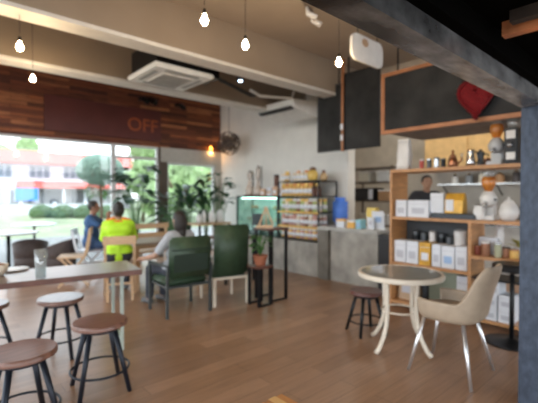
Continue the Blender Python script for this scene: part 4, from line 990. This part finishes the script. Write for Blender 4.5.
# ------------------------------------------------------------------ people
def remesh(o, vs, it=2):
    md = o.modifiers.new('remesh', 'REMESH'); md.mode = 'VOXEL'; md.voxel_size = vs; md.use_smooth_shade = True
    md = o.modifiers.new('smooth', 'SMOOTH'); md.iterations = it; md.factor = .5
def person(label, loc, rz, s=.46, lean=0, head_fwd=.03, hands=None, skinm=skin, top=None, sleeve=.6, pants=None, standing=False, hair='short', female=False, knee=.44, feet_z=.08, collar=None, headturn=0, scale=1, long_sleeve=False):
    P = thing('person', label, 'person', loc, rz); P.scale = (scale,)*3
    sw = .165 if female else .185; V = Vector
    hipz = s+.1
    def T(x, y, z): # torso point leaning
        return V((x, y+lean*(z-hipz), z))
    ch = T(0, .0, hipz+.36); nk = T(0, .0, hipz+.50); hd = nk+V((0, head_fwd, .135))
    m = MB()
    m.cap(T(-.08, 0, hipz), T(.08, 0, hipz), .115, .115); m.cap(T(0, 0, hipz), T(0, .01, hipz+.2), .12, .105)
    m.cap(T(-.05, 0, hipz+.2), T(.05, 0, hipz+.2), .1, .1); m.cap(T(-.08, 0, hipz+.36), T(.08, 0, hipz+.36), .105, .105)
    m.cap(T(-sw+.03, 0, hipz+.43), T(sw-.03, 0, hipz+.43), .062, .062)
    m.cap(nk-V((0, 0, .1)), hd-V((0, .01, .05)), .055, .05)
    R = Matrix.Rotation(headturn, 3, 'Z')
    def Hd(x, y, z): return hd+R @ V((x, y, z))
    m.ell(hd, (.074, .092, .1), 18, R); m.ell(Hd(0, .025, -.055), (.055, .062, .062), 14, R)
    m.cap(Hd(0, .088, .01), Hd(0, .107, -.018), .009, .013, 8); m.cap(Hd(-.02, .088, -.055), Hd(.02, .088, -.055), .008, .008, 8)
    for sx in (-1, 1): m.ell(Hd(sx*.076, -.005, -.01), (.012, .02, .03), 8, R)
    sh = [T(-sw, 0, hipz+.42), T(sw, 0, hipz+.42)]
    hands = hands or [V((-.2, .32, hipz+.1)), V((.2, .32, hipz+.1))]
    tops = MB(); toe = []
    elb = []
    for k, sx in enumerate((-1, 1)):
        a, h = sh[k], V(hands[k]); L1, L2 = .28, .25
        d = (h-a); D = min(d.length, L1+L2-.01); dn = d.normalized(); h = a+dn*D
        ca = (L1*L1+D*D-L2*L2)/(2*L1*D); off = L1*math.sqrt(max(0, 1-ca*ca))
        pole = V((sx*.7, -.2, -1)); pole = (pole-dn*pole.dot(dn)).normalized()
        e = a+dn*L1*ca+pole*off; elb.append(e)
        m.cap(a, e, .05, .038); m.cap(e, h, .038, .026)
        fd = (h-e).normalized(); q = fd.cross(V((0, 0, 1))); q = q.normalized() if q.length > .1 else V((1, 0, 0))
        pc_ = h+fd*.045; m.cap(h, pc_+fd*.01, .026, .03)
        m.cap(pc_-q*.02, pc_+q*.02, .02, .02)
        n_ = q.cross(fd)*(-1 if q.cross(fd).z > 0 else 1)
        for j, fl in enumerate((.034, .042, .04, .03)):
            b0 = pc_+fd*.02+q*(j-1.5)*.019; b1 = b0+fd*fl+n_*.008; b2_ = b1+fd*fl*.6+n_*.022
            m.cap(b0, b1, .009, .0085, 8); m.cap(b1, b2_, .0085, .007, 8)
        b0 = h+fd*.02-q*.028*sx; b1 = b0-q*.022*sx+fd*.03+n_*.01; m.cap(b0, b1, .011, .01, 8); m.cap(b1, b1+fd*.026+n_*.008, .01, .008, 8)
        f = 1 if long_sleeve else sleeve
        tops.cap(a, a.lerp(e, min(1, f+.0)), .064, .056)
        if long_sleeve: tops.cap(e, e.lerp(h, .9), .054, .04)
    pm = MB(); shoes = []
    for k, sx in enumerate((-1, 1)):
        hp = V((sx*.09, 0, hipz-.01))
        if standing: kn = V((sx*.095, .02, s*.52)); an = V((sx*.1, -.01, .09))
        else: kn = V((sx*.11, knee, s+.05)); an = V((sx*.11, knee+.03, feet_z+.01))
        m.cap(hp, kn, .082, .055); m.cap(kn, an, .055, .036)
        m.cap(an+V((0, -.02, -.03)), an+V((0, .14, -.05)), .036, .03)
        pm.cap(hp, kn, .1, .07); pm.cap(kn, an+V((0, 0, .03)), .07, .055)
        shoes.append(an)
    pm.cap((-.08, 0, hipz), (.08, 0, hipz), .13, .13)
    tops.cap(T(-.075, 0, hipz+.02), T(.075, 0, hipz+.02), .134, .134); tops.cap(T(0, 0, hipz), T(0, .01, hipz+.2), .14, .125)
    tops.cap(T(-.06, 0, hipz+.2), T(.06, 0, hipz+.2), .118, .118); tops.cap(T(-.085, 0, hipz+.36), T(.085, 0, hipz+.36), .122, .122)
    tops.cap(T(-sw+.03, 0, hipz+.43), T(sw-.03, 0, hipz+.43), .074, .074)
    body = m.out('body', skinm, P, True); remesh(body, .009, 2)
    o = tops.out('shirt', top, P, True); remesh(o, .012, 3)
    o = pm.out('trousers', pants, P, True); remesh(o, .013, 3)
    for an in shoes:
        m = MB(); m.cap(an+V((0, -.03, -.04)), an+V((0, .15, -.055)), .042, .036); o = m.out('shoe', mat('shoe_grey', (.1, .1, .1), .5), P, True)
    if collar:
        m = MB(); c = nk-V((0, 0, .045)); m.tube([c+V((.085*math.cos(2*PI*j/20), .065*math.sin(2*PI*j/20), -.01*math.sin(2*PI*j/20))) for j in range(21)], .022, 8, False)
        m.cap(T(-sw+.02, -.02, hipz+.475), T(-.07, -.02, hipz+.5), .03, .03); m.cap(T(sw-.02, -.02, hipz+.475), T(.07, -.02, hipz+.5), .03, .03)
        m.out('collar', collar, P, True)
    hm = MB(); hm.ell(Hd(0, -.014, .02), (.083, .098, .1), 18, R)
    if hair == 'long': hm.ell(Hd(0, -.04, -.05), (.095, .08, .14), 14, R); hm.ell(Hd(0, -.075, -.17), (.055, .04, .1), 12, R)
    if hair == 'bun': hm.ell(Hd(0, -.05, -.01), (.08, .07, .1), 14, R); hm.ell(Hd(0, -.1, .05), (.045, .04, .045), 12, R)
    # cut the front so the face shows
    for v in hm.b.verts:
        lc = R.transposed() @ (v.co-hd)
        if lc.y > .045 and lc.z < .06: lc.y = .045-.3*(lc.y-.045); v.co = hd+R @ lc
        elif lc.z < -.02 and lc.y > -.02 and hair != 'x': lc = V((lc.x*.85, -.02, lc.z)); v.co = hd+R @ lc
    hm.out('hair', hairm, P, True)
    for sx in (-1, 1): MB().ell(Hd(sx*.03, .086, .008), (.012, .007, .007), 10, R).out('eye', eyem, P, True)
    if hair in ('bun', 'long'):
        MB().lathe([(.03, 0), (.038, .01), (.03, .02)], hd+R @ V((0, -.07, .035)), 14, 'y').out('hair_tie', mat('pale_scrunchie', (.7, .5, .45), .6), P, True)
    return P
neon = mat('neon_yellow_green', (.5, .85, .03), .6); neono = mat('orange_trim', (.85, .25, .04), .6)
greyt = mat('light_grey_shirt', (.42, .44, .47), .8); darkt = mat('dark_shirt', (.025, .025, .03), .8); navy = mat('blue_shirt', (.05, .12, .27), .8)
blackt = mat('black_trousers', (.03, .035, .05), .8)
V = Vector
person('woman in a light grey top with tied dark hair, seated in the green armchair', (2.46, 4.56, 0), .12, s=.44, lean=-.14, female=True, hair='long', top=greyt, pants=blackt, sleeve=.75, hands=[V((-.34, .26, .68)), V((.2, .38, .66))], knee=.46)
person('person in a neon yellow-green top with orange collar, back to us', (2.1, 5.64, 0), -.35, s=.55, lean=.08, hair='bun', female=True, top=neon, pants=blackt, collar=neono, long_sleeve=False, sleeve=.95, hands=[V((-.06, .36, .95)), V((.08, .36, .93))], knee=.44, feet_z=.09, headturn=.1)
person('man in a blue shirt and jeans raising his hands to his mouth', (*atd(90.5, 6.95), 0), -2.05, s=.55, lean=.05, hair='short', top=navy, pants=denim, skinm=skin2, hands=[V((-.05, .3, 1.12)), V((.05, .3, 1.1))], knee=.44, feet_z=.09)
person('barista in a dark shirt standing behind the pine shelf unit', (*atd(426, 6.1), 0), 2.3, s=.94, lean=.03, hair='short', top=darkt, pants=blackt, skinm=skin, standing=True, hands=[V((-.2, .25, 1.2)), V((.2, .25, 1.2))])
s = tag(B(5.5, 6.3, 2.2, 3.2, 0, .03).out('floor_platform', darkwood), '', 'x'); del s['label']; del s['category']; struct(s)
for o in COL.objects:
    if o.name.startswith('person') and o.get('label', '').startswith('barista'): o.location.z = .03

# ------------------------------------------------------------------ light and camera
w = bpy.data.worlds.new('sky'); SC.world = w; w.use_nodes = True; nt = w.node_tree
bg = nt.nodes['Background']; tc = nt.nodes.new('ShaderNodeTexCoord'); sp = nt.nodes.new('ShaderNodeSeparateXYZ'); rp = nt.nodes.new('ShaderNodeValToRGB')
nt.links.new(tc.outputs['Generated'], sp.inputs[0]); nt.links.new(sp.outputs[2], rp.inputs[0])
rp.color_ramp.elements[0].position = 0; rp.color_ramp.elements[0].color = (.92, .96, 1, 1); rp.color_ramp.elements[1].position = .8; rp.color_ramp.elements[1].color = (.75, .87, 1, 1)
nt.links.new(rp.outputs[0], bg.inputs[0]); bg.inputs[1].default_value = 3.5
S = bpy.data.lights.new('sun', 'SUN'); S.energy = 1.2; S.angle = .15; S.color = (1, .96, .9)
so = bpy.data.objects.new('sun', S); COL.objects.link(so); so.rotation_euler = Vector((-.25, -.55, .9)).to_track_quat('Z', 'Y').to_euler()
def portal(loc, rot, sx, sy_):
    L = bpy.data.lights.new('window_portal', 'AREA'); L.shape = 'RECTANGLE'; L.size = sx; L.size_y = sy_; L.cycles.is_portal = True
    o = bpy.data.objects.new('window_portal', L); COL.objects.link(o); o.location = loc; o.rotation_euler = rot
portal((1.5, YW+.15, 1.33), (PI/2, 0, PI), 9, 2.66)     # faces -Y
portal((-3.05, 2.85, 1.85), (PI/2, 0, -PI/2), 11.7, 3.7)
portal((3, -3.05, 1.2), (PI/2, 0, 0), 12, 2.4)
for o in COL.objects:
    if o.name.startswith('window_portal'): pass
cam = bpy.data.cameras.new('camera'); co = bpy.data.objects.new('camera', cam); COL.objects.link(co); SC.camera = co
cam.sensor_width = 36; cam.lens = 36*FPX/538
co.location = (0, 0, HC)
pitch = math.atan((201.5-YH)/FPX)
F = Vector((FX, FY, 0))*math.cos(pitch)+Vector((0, 0, -math.sin(pitch)))
co.rotation_euler = F.to_track_quat('-Z', 'Y').to_euler()
cam.clip_start = .05
cam.dof.use_dof = True; cam.dof.focus_distance = 1.1; cam.dof.aperture_fstop = 2.5; cam.dof.aperture_blades = 0
vs = SC.view_settings; vs.view_transform = 'Standard'; vs.look = 'None'; vs.gamma = 1; vs.use_curve_mapping = False; vs.exposure = .45
